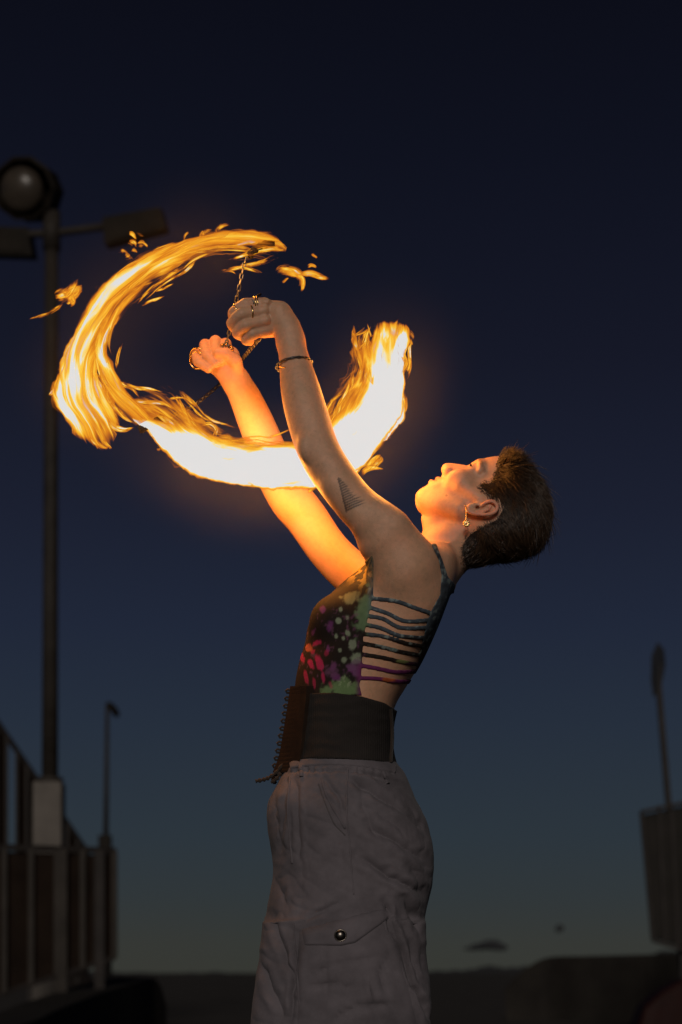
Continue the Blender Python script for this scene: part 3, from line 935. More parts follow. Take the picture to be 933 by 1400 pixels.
def cloth_from(polys, bounds, wr, off, thick, extra=None, step=1.15, smooth=2):
    """a shell that lies on the body inside the given outlines"""
    g = body_grid
    sl = g.sl((bounds[0], bounds[1], wr[0]), (bounds[2], bounds[3], wr[1]))
    f = g.f[sl].copy()
    x, y, z = g.co(sl)
    s = 1.0 + z / (S * D)
    look = region_lookup(polys, bounds)
    reg = look(CX + (x - CX) / s, HY + (y - HY) / s)
    if extra is not None: f = extra(f, x, y, z)
    d = np.maximum(np.maximum(f - off, (off - thick) - f), reg)
    pad = np.pad(d, 1, constant_values=5.0)
    axs = []
    for k in range(3):
        a = g.ax[k][sl[k]]
        axs.append(np.concatenate([[2 * a[0] - a[1]], a, [2 * a[-1] - a[-2]]]))
    return surface_nets(pad, axs, smooth)

front_panel = [(509, 759), (498, 768), (485, 780), (471, 791), (457, 802), (440, 806), (380, 806), (370, 960), (496, 960), (495, 951), (491.6, 936), (494, 924),
               (495.5, 900), (497, 870), (501.5, 852), (508, 824), (510.5, 813), (511, 792), (511, 765)]
back_panel = [(590, 744), (600, 765), (604, 786), (602, 813), (590, 835), (584, 852), (578, 876), (572, 906), (566, 932), (561, 947), (580, 950),
              (598, 893), (611, 858), (618, 828), (623, 799), (613, 789), (606, 768), (597, 744)]
def c6(pts): return [(380 + x / 3.332, 720 + y / 3.332) for x, y in pts]
straps = [[(425, 326), (540, 340), (620, 368), (705, 396)], [(420, 368), (500, 395), (580, 430), (690, 426)], [(402, 405), (480, 420), (560, 460), (690, 460)],
          [(395, 445), (470, 462), (560, 498), (680, 508)], [(385, 488), (480, 500), (580, 530), (670, 546)], [(380, 530), (480, 550), (560, 570), (660, 588)],
          [(375, 580), (480, 597), (560, 615), (650, 630)], [(368, 630), (450, 645), (540, 662), (645, 660)], [(365, 690), (450, 692), (540, 705), (635, 708)]]
polys = [('p', front_panel, 0), ('p', back_panel, 0)] + [('l', c6(s_), 2.9) for s_ in straps]
def keep_off_far_arm(f, x, y, z):
    return f + np.where((z > 70) & (y < 815), 30, 0).astype(np.float32)
tV, tQ = cloth_from(polys, (385, 744, 650, 962), (-150, 130), 1.6, 2.8, keep_off_far_arm, smooth=1)
tW, tQ = orient(tV, tQ)

def tie_dye(V):
    x, y = proj(V)
    p = np.stack([x, y, V[:, 2] * 0.4], -1)
    n = fbm(p / 16.0, 4, 21); n_f = fbm(p / 5.0, 3, 31); n_b = vnoise(p / 34.0, 77); n_m = fbm(p / 8.0, 3, 91)
    c = np.tile(np.array([0.016, 0.010, 0.008]), (len(x), 1))
    def blend(c, m, col):
        m = np.clip(m, 0, 1)[:, None]
        return c * (1 - m) + np.array(col) * m
    def blob(cx, cy, rx, ry, nz=0.55, rot=0.0):
        a, b = (x - cx), (y - cy)
        ca, sa = math.cos(rot), math.sin(rot)
        r = np.hypot((a * ca + b * sa) / rx, (-a * sa + b * ca) / ry)
        return sstep(1.05, 0.55, r + 1.5 * nz * n_m + 0.9 * nz * n_f)
    # gold and olive streaks by the armhole, fanning down from the shoulder point
    ang = np.arctan2(y - 752, 512 - x); rad = np.hypot(x - 512, y - 752)
    rays = sstep(0.0, 0.45, np.sin(ang * 22 + 5 * n_m) + 0.9 * n_m + 0.5 * n_f)
    fan = sstep(66, 34, rad + 12 * n)
    c = blend(c, fan * rays * 0.95, (0.42, 0.27, 0.05))
    c = blend(c, fan * (1 - rays) * 0.6, (0.08, 0.06, 0.02))
    c = blend(c, blob(497, 838, 13, 34, .5, 0.2) * 0.9, (0.13, 0.20, 0.10))
    c = blend(c, blob(481, 818, 16, 8, .5, -0.3) * 0.85, (0.20, 0.21, 0.10))
    for cx, cy, r in ((466, 833, 3.5), (475, 845, 5), (463, 849, 4), (482, 882, 6.5), (487, 900, 9), (470, 872, 3), (476, 866, 4.5), (465, 889, 2.5), (471, 902, 4.5), (460, 870, 3)):
        c = blend(c, blob(cx, cy, r, r * 1.2, .5) * 0.85, (0.24, 0.28, 0.19))
    c = blend(c, blob(469, 942, 30, 17, .55) * 0.95, (0.14, 0.22, 0.09))
    c = blend(c, blob(474, 932, 12, 10, .5) * (n_f > 0) * 0.7, (0.26, 0.33, 0.18))
    for cx, cy, rx, ry, rot in ((451, 856, 6, 8, 0), (441, 833, 4, 5, 0), (456, 910, 5, 9, .3), (484, 916, 10, 9, 0), (459, 925, 8, 7, .4), (449, 888, 3, 5, 0), (428, 866, 3, 7, .3)):
        c = blend(c, blob(cx, cy, rx, ry, .5, rot) * 0.85, (0.15, 0.035, 0.14))
    # magenta strokes running down from the front edge
    for cx, cy, rx, ry, rot, k_ in ((433, 879, 8, 4.5, -.5, 1), (425, 908, 4.5, 9, -.3, 1), (436, 904, 5.5, 15, -.45, 1), (442, 925, 3, 11, -.2, .8), (419, 926, 3, 11, -.2, .7), (414, 900, 3.5, 8, -.1, .9), (447, 893, 4, 5, .3, .5),
                                    (430, 934, 2.5, 9, -.1, .6), (452, 936, 3, 7, -.3, .5), (428, 893, 4, 5, 0, .7)):
        c = blend(c, blob(cx, cy, rx, ry, .45, rot) * 0.95 * k_, (0.44, 0.02, 0.10))
    c = blend(c, blob(422, 885, 6, 6, .6) * .8, (0.52, 0.12, 0.06))
    c = blend(c, blob(455, 919, 12, 9, .8) * .6, (0.13, 0.05, 0.11))
    c = blend(c, blob(487, 914, 11, 15, .8) * .6, (0.16, 0.07, 0.15))
    c = blend(c, sstep(0.25, 0.4, n_f + 0.3 * n) * 0.5 * (x < 500) * (y > 830), (0.13, 0.05, 0.10))
    # strips and back panel: slate blue above, plum below, with pale flecks
    st = sstep(500, 508, x)
    blue = st * sstep(878, 862, y + 14 * n)
    c = blend(c, blue * (0.55 + 0.5 * n_f), (0.095, 0.130, 0.165))
    c = blend(c, st * sstep(0.12, 0.3, n_f + 0.35 * n_b) * sstep(905, 880, y) * 0.6, (0.24, 0.29, 0.27))
    plum = sstep(902, 912, y + 5 * n) * sstep(484, 494, x) * sstep(575, 548, x + 30 * n)
    c = blend(c, plum * 0.9, (0.14, 0.02, 0.10))
    c = blend(c, blob(530, 929, 13, 5, .4) * 0.9, (0.42, 0.09, 0.02))
    c = blend(c, blob(548, 905, 9, 5, .5) * 0.8, (0.17, 0.19, 0.06))
    c = blend(c, blob(540, 888, 6, 4, .4) * 0.8, (0.13, 0.17, 0.16))
    return c * (1 + 0.25 * n_f[:, None])

def fabric(name, attr=None, col=(0.1, 0.1, 0.1), weave=900, bump=0.25, rough=0.85, sheen=0.1, var=0.15, wscale=(1, 1, 1)):
    m, nt, b = new_mat(name)
    N, L = nt.nodes, nt.links
    tc = N.new('ShaderNodeTexCoord')
    nz = N.new('ShaderNodeTexNoise'); nz.inputs['Scale'].default_value = 14; nz.inputs['Detail'].default_value = 7; nz.inputs['Roughness'].default_value = 0.65
    L.new(tc.outputs['Object'], nz.inputs['Vector'])
    mr = N.new('ShaderNodeMapRange'); mr.inputs['From Min'].default_value = 0.25; mr.inputs['From Max'].default_value = 0.75
    mr.inputs['To Min'].default_value = 1 - var; mr.inputs['To Max'].default_value = 1 + var
    L.new(nz.outputs[0], mr.inputs[0])
    mx = N.new('ShaderNodeVectorMath'); mx.operation = 'SCALE'
    if attr:
        at = N.new('ShaderNodeAttribute'); at.attribute_name = attr
        L.new(at.outputs['Color'], mx.inputs[0])
    else:
        mx.inputs[0].default_value = col
    L.new(mr.outputs[0], mx.inputs['Scale'])
    L.new(mx.outputs[0], b.inputs['Base Color'])
    mp = N.new('ShaderNodeMapping'); mp.inputs['Scale'].default_value = wscale
    L.new(tc.outputs['Object'], mp.inputs[0])
    w1 = N.new('ShaderNodeTexWave'); w1.wave_type = 'BANDS'; w1.bands_direction = 'X'; w1.inputs['Scale'].default_value = weave / 6.28; w1.inputs['Distortion'].default_value = 1.5
    w2 = N.new('ShaderNodeTexWave'); w2.wave_type = 'BANDS'; w2.bands_direction = 'Z'; w2.inputs['Scale'].default_value = weave / 6.28; w2.inputs['Distortion'].default_value = 1.5
    L.new(mp.outputs[0], w1.inputs['Vector']); L.new(mp.outputs[0], w2.inputs['Vector'])
    ad = N.new('ShaderNodeMath'); ad.operation = 'MULTIPLY'
    L.new(w1.outputs['Fac'], ad.inputs[0]); L.new(w2.outputs['Fac'], ad.inputs[1])
    n3 = N.new('ShaderNodeTexNoise'); n3.inputs['Scale'].default_value = 160; n3.inputs['Detail'].default_value = 5
    L.new(tc.outputs['Object'], n3.inputs['Vector'])
    ad2 = N.new('ShaderNodeMath'); ad2.operation = 'ADD'
    L.new(ad.outputs[0], ad2.inputs[0]); L.new(n3.outputs[0], ad2.inputs[1])
    bp = N.new('ShaderNodeBump'); bp.inputs['Strength'].default_value = bump; bp.inputs['Distance'].default_value = 0.002
    L.new(ad2.outputs[0], bp.inputs['Height']); L.new(bp.outputs[0], b.inputs['Normal'])
    b.inputs['Roughness'].default_value = rough
    b.inputs['Sheen Weight'].default_value = sheen
    b.inputs['Specular IOR Level'].default_value = 0.25
    return m

tank_top = mesh_np('tank_top', tW, tQ, fabric('tie_dye_jersey', 'dye', bump=0.2, weave=1500, sheen=0.0), person)
set_attr_color(tank_top, 'dye', tie_dye(tV))
tank_top['label'] = 'tie-dye tank top with a ladder of strips down the side'

# --- belt
belt_poly = [(380, 946), (411, 948), (457, 947), (495, 952), (526, 961), (543, 972), (552, 976), (552, 1048), (536, 1044), (508, 1040), (457, 1037), (400, 1038), (380, 1040)]
beV, beQ = cloth_from([('p', belt_poly, 0)], (370, 935, 575, 1060), (-150, 150), 5.0, 4.0)
nrm = vnormals(beV, beQ)
beV[:, 2] += 0.6 * np.sin(beV[:, 1] * 0.35 + 2 * vnoise(beV / 20, 3)) * np.sign(beV[:, 2])
beW, beQ = orient(beV, beQ)
belt = mesh_np('waist_cincher', beW, beQ, fabric('belt_elastic', None, (0.026, 0.022, 0.020), weave=1300, bump=0.6, rough=0.95, var=0.25, wscale=(0.4, 1, 1), sheen=0.0), person)
belt['label'] = 'wide dark elastic belt laced up the front'
body_bvh = None
# --- lacing, buckle edge and cords of the belt
M_cord = fabric('lace_cord', None, (0.035, 0.024, 0.018), weave=2500, rough=0.8)
M_bplate = noisy_mat('lacing_panel', (0.015, 0.009, 0.006), (0.027, 0.015, 0.009), 40, 0.7, bump=0.08, spec=0.2)
def bvh_of(V, Q):
    return BVHTree.FromPolygons([Vector(v) for v in V.tolist()], [tuple(f) for f in Q.tolist()])
be_bvh = bvh_of(beW, beQ)
def on_surface(bvh, px, py, lift=0.0, frm=-1.0):
    """point of a surface seen at a photograph pixel"""
    o = Vector(cam.location)
    d = (P(px, py, 0) - o).normalized()
    h = bvh.ray_cast(o, d)
    if h[0] is None: return None, None
    return h[0] + h[1] * lift, h[1]
def ribbon_on(name, bvh, pts, half, thick, mat, parent, n=6, lift=0.001):
    """a sewn strip that follows a surface along a line of photograph pixels"""
    pl = smoothpts(pts, n)
    rows = []
    for i in range(len(pl)):
        t = pl[min(i + 1, len(pl) - 1)] - pl[max(i - 1, 0)]
        t /= max(1e-9, np.linalg.norm(t)); nn = np.array([-t[1], t[0]])
        row = []
        for s_, l_ in ((-1, -0.002), (-1, lift + thick * .6), (-.5, lift + thick), (.5, lift + thick), (1, lift + thick * .6), (1, -0.002)):
            p_ = pl[i] + nn * half * s_
            h, no = on_surface(bvh, p_[0], p_[1], l_)
            row.append(h)
        if all(r is not None for r in row): rows.append(row)
    if len(rows) < 2: return None
    V = [v for r in rows for v in r]; k = 6
    F = [(i * k + j, i * k + j + 1, (i + 1) * k + j + 1, (i + 1) * k + j) for i in range(len(rows) - 1) for j in range(k - 1)]
    return mesh_py(name, V, F, mat, parent, smooth=True)

M_seam = noisy_mat('belt_seam', (0.10, 0.075, 0.055), (0.06, 0.045, 0.035), 300, 0.8)
ribbon_on('belt_seam', be_bvh, [(411.5, 950), (409, 985), (405, 1020), (402, 1035)], 0.7, 0.0012, M_seam, belt)
ribbon_on('belt_edge_binding', be_bvh, [(534, 969), (536, 1005), (534, 1042)], 1.6, 0.002, M_cord, belt)
# front panel with hooks, standing off the belly
fp_pts = [(402, 938), (399, 960), (395, 985), (391, 1010), (386, 1035), (378, 1056)]
def plate(name, rows, mat, parent):
    V, F = [], []
    k = len(rows[0])
    for r in rows: V += r
    for i in range(len(rows) - 1):
        for j in range(k):
            F.append((i * k + j, i * k + (j + 1) % k, (i + 1) * k + (j + 1) % k, (i + 1) * k + j))
    F.append(tuple(reversed(range(k)))); F.append(tuple(range((len(rows) - 1) * k, len(rows) * k)))
    return mesh_py(name, V, F, mat, parent, smooth=False)
rows = []
for (x0, y0) in smoothpts(fp_pts, 4):
    xr = 412 - (y0 - 948) * 0.10 if y0 > 948 else 412
    rows.append([P(x0 - 5, y0, -0.030), P(x0 - 5, y0, 0.030), P(xr + 14, y0, 0.112), P(xr + 20, y0, 0.10), P(x0 + 2, y0, 0), P(xr + 20, y0, -0.095), P(xr + 7, y0, -0.107), P(xr - 1, y0, -0.088)])
lp = plate('lacing_panel', rows, M_bplate, belt)
M_brass = noisy_mat('hook_metal', (0.20, 0.13, 0.07), (0.34, 0.22, 0.10), 200, 0.35, 1.0)
hook_me = None
for i in range(11):
    t = i / 10
    x0, y0 = 394.5 - 14 * t - 4 * t * t, 944 + 102 * t
    V, F = tube_vf([P(x0 + 4, y0, -0.022), P(x0 - 1, y0 - 1.5, -0.022), P(x0 - 3.5, y0 + 0.5, -0.022), P(x0 - 2.0, y0 + 3, -0.021), P(x0 + 2, y0 + 3.2, -0.021)], 0.0022, 6)
    mesh_py('hook', V, F, M_cord, belt, True)
# loose cord ends at the bottom of the lacing
for pts in ([(399, 1036, -.045), (388, 1044, -.05), (378, 1056, -.05), (368, 1063, -.05), (360, 1066, -.05), (350, 1068, -.048)],
            [(396, 1040, -.05), (386, 1054, -.05), (379, 1064, -.052), (371, 1070, -.05)],
            [(392, 1042, -.04), (382, 1052, -.04), (374, 1066, -.04), (378, 1071, -.04)]):
    pl = smoothpts(pts, 6)
    tube('lace_end', [P(*p) for p in pl], [0.0034 + 0.0012 * math.sin(i * 1.7) for i in range(len(pl))], M_cord, belt, 7)

# ------------------------------------------------------------------ trousers
def build_trousers():
    g = Grid(np.arange(325, 615, 1.5), np.concatenate([np.arange(1026, 1420, 1.5), np.arange(1420, 1822, 6)]), np.arange(-165, 166, 1.8))
    ty = [1030, 1045, 1060, 1078, 1095, 1112, 1140, 1174, 1200, 1235, 1260, 1300, 1330]
    L_ = spline(ty, [399, 393, 386, 377, 368, 365, 367, 373, 373, 367, 362, 357, 354])
    R_ = spline(ty, [536, 543, 554, 562, 569, 577, 588, 593, 592, 585, 580, 580, 584])
    Wd = spline(ty, [97, 101, 107, 115, 121, 126, 131, 134, 135, 136, 136, 136, 134])
    def hips(x, y, z):
        yy = y[0, :, 0]
        f, b, w = (t(yy).astype(np.float32)[None, :, None] for t in (L_, R_, Wd))
        c, a = (f + b) / 2, (b - f) / 2
        r = (np.abs((x - c) / a)**2.35 + np.abs(z / w)**2.35)**(1 / 2.35)
        return np.maximum((r - 1) * np.minimum(a, w) * .95, np.maximum(1031 - y, y - 1316))
    g.add(hips, (330, 1020, -160), (610, 1330, 160), 0)
    ly = [1270, 1310, 1345, 1372, 1400, 1450, 1550, 1680, 1780, 1812]
    lf = spline(ly, [362, 357, 352, 348, 346, 348, 360, 374, 378, 376])
    lb = spline(ly, [579, 581, 585, 586, 586, 582, 572, 560, 556, 556])
    for sg in (-1, 1):
        def leg(x, y, z):
            yy = y[0, :, 0]
            f, b = (t(yy).astype(np.float32)[None, :, None] for t in (lf, lb))
            f = f + 6 * (sg > 0); c, a = (f + b) / 2, (b - f) / 2
            w = np.interp(yy, [1270, 1400, 1600, 1812], [66, 68, 66, 64]).astype(np.float32)[None, :, None]
            zc = sg * np.interp(yy, [1270, 1812], [68, 80]).astype(np.float32)[None, :, None]
            r = (np.abs((x - c) / a)**2.3 + np.abs((z - zc) / w)**2.3)**(1 / 2.3)
            return np.maximum((r - 1) * w * .95, np.maximum(1262 - y, y - 1810))
        g.add(leg, (330, 1255, -160), (610, 1815, 160), 10)
    return g
tg = build_trousers()
rV, rQ = surface_nets(tg.f, tg.ax, 3)
if orient(rV, rQ)[1] is not rQ: rQ = rQ[:, ::-1]
rN = vnormals(U2W(rV), rQ)
rNu = np.stack([rN[:, 0], -rN[:, 2], rN[:, 1]], -1)      # normal in dancer's units
x, y = proj(rV); z = rV[:, 2]
# folds: (line of pixels, width, depth); negative depth is a ridge
folds = [([(474, 1062), (510, 1085), (550, 1108), (586, 1140)], 6, 4.5), ([(480, 1050), (520, 1066), (556, 1080)], 5, 3),
         ([(488, 1168), (530, 1195), (560, 1212), (580, 1222)], 7, 4.5), ([(500, 1128), (540, 1150), (585, 1178)], 7, 4), ([(545, 1090), (572, 1120), (588, 1150)], 5, 3.5),
         ([(560, 1180), (575, 1210), (580, 1236)], 6, 2.5), ([(552, 1228), (566, 1256), (576, 1278)], 6, 6), ([(395, 1050), (390, 1080), (386, 1120), (383, 1160)], 4, 3),
         ([(374, 1090), (378, 1130), (386, 1170)], 5, 3), ([(404, 1060), (408, 1110), (410, 1180)], 4, 2.2), ([(372, 1190), (386, 1225), (392, 1240)], 6, 3.5),
         ([(370, 1250), (384, 1290), (398, 1330), (404, 1350)], 6, 4), ([(356, 1310), (370, 1350), (390, 1395)], 7, 4), ([(440, 1060), (462, 1090), (470, 1120)], 4, 2.5),
         ([(452, 1400), (480, 1380), (520, 1372), (550, 1380)], 6, 3.5), ([(430, 1330), (470, 1316), (520, 1310)], 6, 2.2), ([(420, 1350), (450, 1345), (500, 1352)], 5, 2.2),
         ([(526, 1231), (534, 1262), (543, 1286), (560, 1334), (584, 1382), (592, 1402)], 4.5, 7), ([(470, 1230), (430, 1250), (410, 1262)], 4, 2), ([(500, 1330), (506, 1360), (520, 1400)], 6, 3),
         ([(440, 1290), (446, 1340), (440, 1400)], 8, 2.5), ([(410, 1290), (404, 1340), (398, 1400)], 5, 3.5), ([(520, 1150), (500, 1110), (494, 1070)], 7, 2.5),
         ([(378, 1060), (400, 1056), (440, 1054), (500, 1058), (550, 1072)], 3, 1.6), ([(560, 1292), (568, 1330), (580, 1350)], 5, 4), ([(538, 1300), (520, 1330), (530, 1370)], 6, 2.5)]
near = sstep(20, -40, z)
disp = np.zeros(len(rV))
for pts, wd_, dp in folds:
    dd = line_d(smoothpts(pts, 5), x + 2.5 * vnoise(rV / 14, 8), y + 2.5 * vnoise(rV / 14, 18))
    ends = np.minimum(np.hypot(x - pts[0][0], y - pts[0][1]), np.hypot(x - pts[-1][0], y - pts[-1][1]))
    dp = dp * (0.15 + 0.85 * sstep(0, 22, ends))
    disp += near * (-1.35 * dp * np.exp(-np.abs(dd) / (0.62 * wd_)) + 0.8 * dp * np.exp(-((dd - 1.5 * wd_) / (1.1 * wd_))**2))
pp = np.stack([rV[:, 0] * 0.7 + rV[:, 1] * 0.35, rV[:, 1] - 0.5 * rV[:, 0], rV[:, 2]], -1)
big = fbm(pp * np.array([1 / 44, 1 / 26, 1 / 44]), 3, 40)
r1 = np.abs(fbm(pp * np.array([1 / 110, 1 / 30, 1 / 50]) + 7, 2, 60))
pq = np.stack([rV[:, 0] * 0.9 - rV[:, 1] * 0.25, rV[:, 1] * .5 + 0.9 * rV[:, 0], rV[:, 2]], -1)
r2 = np.abs(fbm(pq * np.array([1 / 26, 1 / 60, 1 / 40]) + 3, 3, 64))
wr = -2.0 * np.exp(-r1 / 0.13) - 0.5 * np.exp(-r2 / 0.10)
lo_ = sstep(1050, 1090, y)
disp += lo_ * (2.6 * big + wr) + 0.35 * fbm(rV / 5.0, 3, 90) * lo_
disp += lo_ * (1 - near) * 4 * fbm(rV / 30, 3, 95)
gath = sstep(1066, 1052, y) * sstep(1046, 1052, y)
disp += gath * 1.2 * np.sin(rV[:, 0] * 0.55 + 3 * vnoise(rV / 15, 71))
rim = np.abs(rNu[:, 2]) < 0.3
disp = disp * (0.35 + 0.65 * sstep(0.15, 0.6, np.abs(rNu[:, 2])))
rV = rV + rNu * disp[:, None]
rV = lap(rV, rQ, 0.25)
rW = U2W(rV)
M_tr = fabric('trouser_cotton', None, (0.120, 0.107, 0.120), weave=1500, bump=0.25, rough=0.9, sheen=0.05, var=0.34)
trousers = mesh_np('trousers', rW, rQ, M_tr, person)
trousers['label'] = 'baggy grey cargo trousers with a snapped thigh pocket'
tr_bvh = bvh_of(rW, rQ)
# waistband, seams, pocket
M_stitch = fabric('trouser_seam', None, (0.090, 0.081, 0.087), weave=2500, bump=0.3, rough=0.9)
ribbon_on('waistband', tr_bvh, [(398, 1046), (420, 1043), (457, 1041), (500, 1044), (540, 1052)], 5.0, 0.0016, M_tr, trousers, 8)
ribbon_on('pocket_welt', tr_bvh, [(440, 1064), (448, 1090), (460, 1112), (472, 1132)], 1.5, 0.0014, M_tr, trousers)
ribbon_on('pocket_welt', tr_bvh, [(436, 1072), (445, 1098), (457, 1125), (472, 1142)], 0.8, 0.0010, M_stitch, trousers)
ribbon_on('side_seam', tr_bvh, [(476, 1050), (474, 1100), (478, 1150), (482, 1200), (484, 1222)], 1.0, 0.0013, M_tr, trousers)
ribbon_on('fly_seam', tr_bvh, [(398, 1056), (394, 1100), (396, 1140), (400, 1180)], 1.0, 0.0012, M_tr, trousers)
ribbon_on('front_seam', tr_bvh, [(402, 1262), (404, 1300), (408, 1350), (412, 1398)], 1.0, 0.0014, M_tr, trousers)
for a_, b_ in (((524, 1055), (530, 1072)), ((412, 1047), (413, 1062))):
    ribbon_on('belt_loop', tr_bvh, [a_, ((a_[0] + b_[0]) / 2, (a_[1] + b_[1]) / 2), b_], 2.2, 0.003, M_tr, trousers)
def patch(name, poly, bvh, mat, parent, thick=0.003, n=26, bulge=0.0, lift=0.001):
    """a cloth panel cut to an outline in the picture and laid on the surface it is sewn to: four corner outline, bilinear"""
    if not callable(poly): a, b, c, d = [np.array(p, float) for p in poly]
    V, F = [], []
    G = {}
    for i in range(n + 1):
        for j in range(n + 1):
            s_, t_ = i / n, j / n
            p_ = poly(s_, t_) if callable(poly) else (a * (1 - s_) + b * s_) * (1 - t_) + (d * (1 - s_) + c * s_) * t_
            ed = min(s_, 1 - s_, t_, 1 - t_)
            h, no = on_surface(bvh, p_[0], p_[1], 0)
            if h is None: h, no = P(p_[0], p_[1], -0.12), Vector((0, -1, 0))
            out = lift + thick * min(1, ed * 14) + bulge * 16 * s_ * (1 - s_) * t_ * (1 - t_) + 0.0012 * math.sin(s_ * 9 + 3 * t_)
            if ed == 0: out = -0.002
            V.append(h + Vector((0, -1, 0)).lerp(no, 0.4) * out)
    for i in range(n):
        for j in range(n):
            F.append((i * (n + 1) + j, i * (n + 1) + j + 1, (i + 1) * (n + 1) + j + 1, (i + 1) * (n + 1) + j))
    return mesh_py(name, V, F, mat, parent, True)
bag = patch('cargo_pocket', [(408, 1272), (533, 1240), (578, 1420), (404, 1420)], tr_bvh, M_tr, trousers, 0.004, 30, 0.008)
bag_bvh = BVHTree.FromPolygons([v.co.copy() for v in bag.data.vertices], [tuple(p.vertices) for p in bag.data.polygons])
def flap_shape(s_, t_):
    top_ = np.array((408, 1259)) * (1 - s_) + np.array((522, 1217)) * s_
    lo__ = np.array([np.interp(s_, [0, .58, 1], [415, 481, 533]), np.interp(s_, [0, .45, .62, 1], [1293, 1294, 1290, 1256])])
    return top_ * (1 - t_) + lo__ * t_
flap = patch('pocket_flap', flap_shape, bag_bvh, M_tr, trousers, 0.003, 26, 0.001, 0.0015)
fl_bvh = BVHTree.FromPolygons([v.co.copy() for v in flap.data.vertices], [tuple(p.vertices) for p in flap.data.polygons])
ribbon_on('flap_stitching', fl_bvh, [(412, 1262), (450, 1248), (490, 1234), (520, 1222)], 0.6, 0.0007, M_stitch, flap)
M_snap = noisy_mat('snap_metal', (0.10, 0.09, 0.08), (0.16, 0.14, 0.12), 90, 0.28, 1.0)
sp, sn = on_surface(fl_bvh, 465.7, 1279, 0.0)
bm = bmesh.new()
bmesh.ops.create_uvsphere(bm, u_segments=24, v_segments=12, radius=0.0092)
for v in bm.verts:
    v.co.y *= 0.55
    v.co += sp + Vector((0, -0.002, 0))
bm_obj('snap_button', bm, M_snap, flap, True)
V, F = torus_vf(0.0098, 0.0012, 24, 6)
mesh_py('snap_ring', [sp + Vector((a, -0.0015 + c, b)) for a, b, c in V], F, M_snap, flap, True)
# small tab of the other thigh's pocket, on the front outline
fv = [P(368, 1253, -.02), P(373, 1254, -.06), P(370, 1286, -.06), P(363, 1290, -.02), P(367, 1253, .04), P(362, 1290, .04)]
mesh_py('pocket_tab', fv + [v + Vector((-0.006, -0.004, 0)) for v in fv], [(0, 1, 2, 3), (4, 0, 3, 5), (9, 8, 7, 6), (11, 9, 6, 10), (1, 7, 8, 2), (0, 6, 7, 1), (3, 2, 8, 9), (4, 10, 6, 0), (5, 3, 9, 11), (4, 5, 11, 10)], M_tr, trousers)
# shoes, below the picture
M_shoe = noisy_mat('shoe_leather', (0.03, 0.028, 0.027), (0.05, 0.045, 0.04), 30, 0.55, bump=0.2)
for sg in (-1, 1):
    sg_ = Grid(np.arange(300, 580, 4), np.arange(1760, 1830, 3), np.arange(sg * 80 - 50, sg * 80 + 51, 4))
    sg_.cone((525, 1796, sg * 80), (360, 1806, sg * 84), 30, 20, 0)
    sg_.cone((520, 1780, sg * 80), (500, 1790, sg * 80), 34, 34, 14)
    sg_.f = np.maximum(sg_.f, np.broadcast_to((sg_.ax[1] - 1823)[None, :, None], sg_.f.shape))
    v_, q_ = surface_nets(sg_.f, sg_.ax, 2)
    w_, q_ = orient(v_, q_)
    mesh_np('shoe', w_, q_, M_shoe, person)
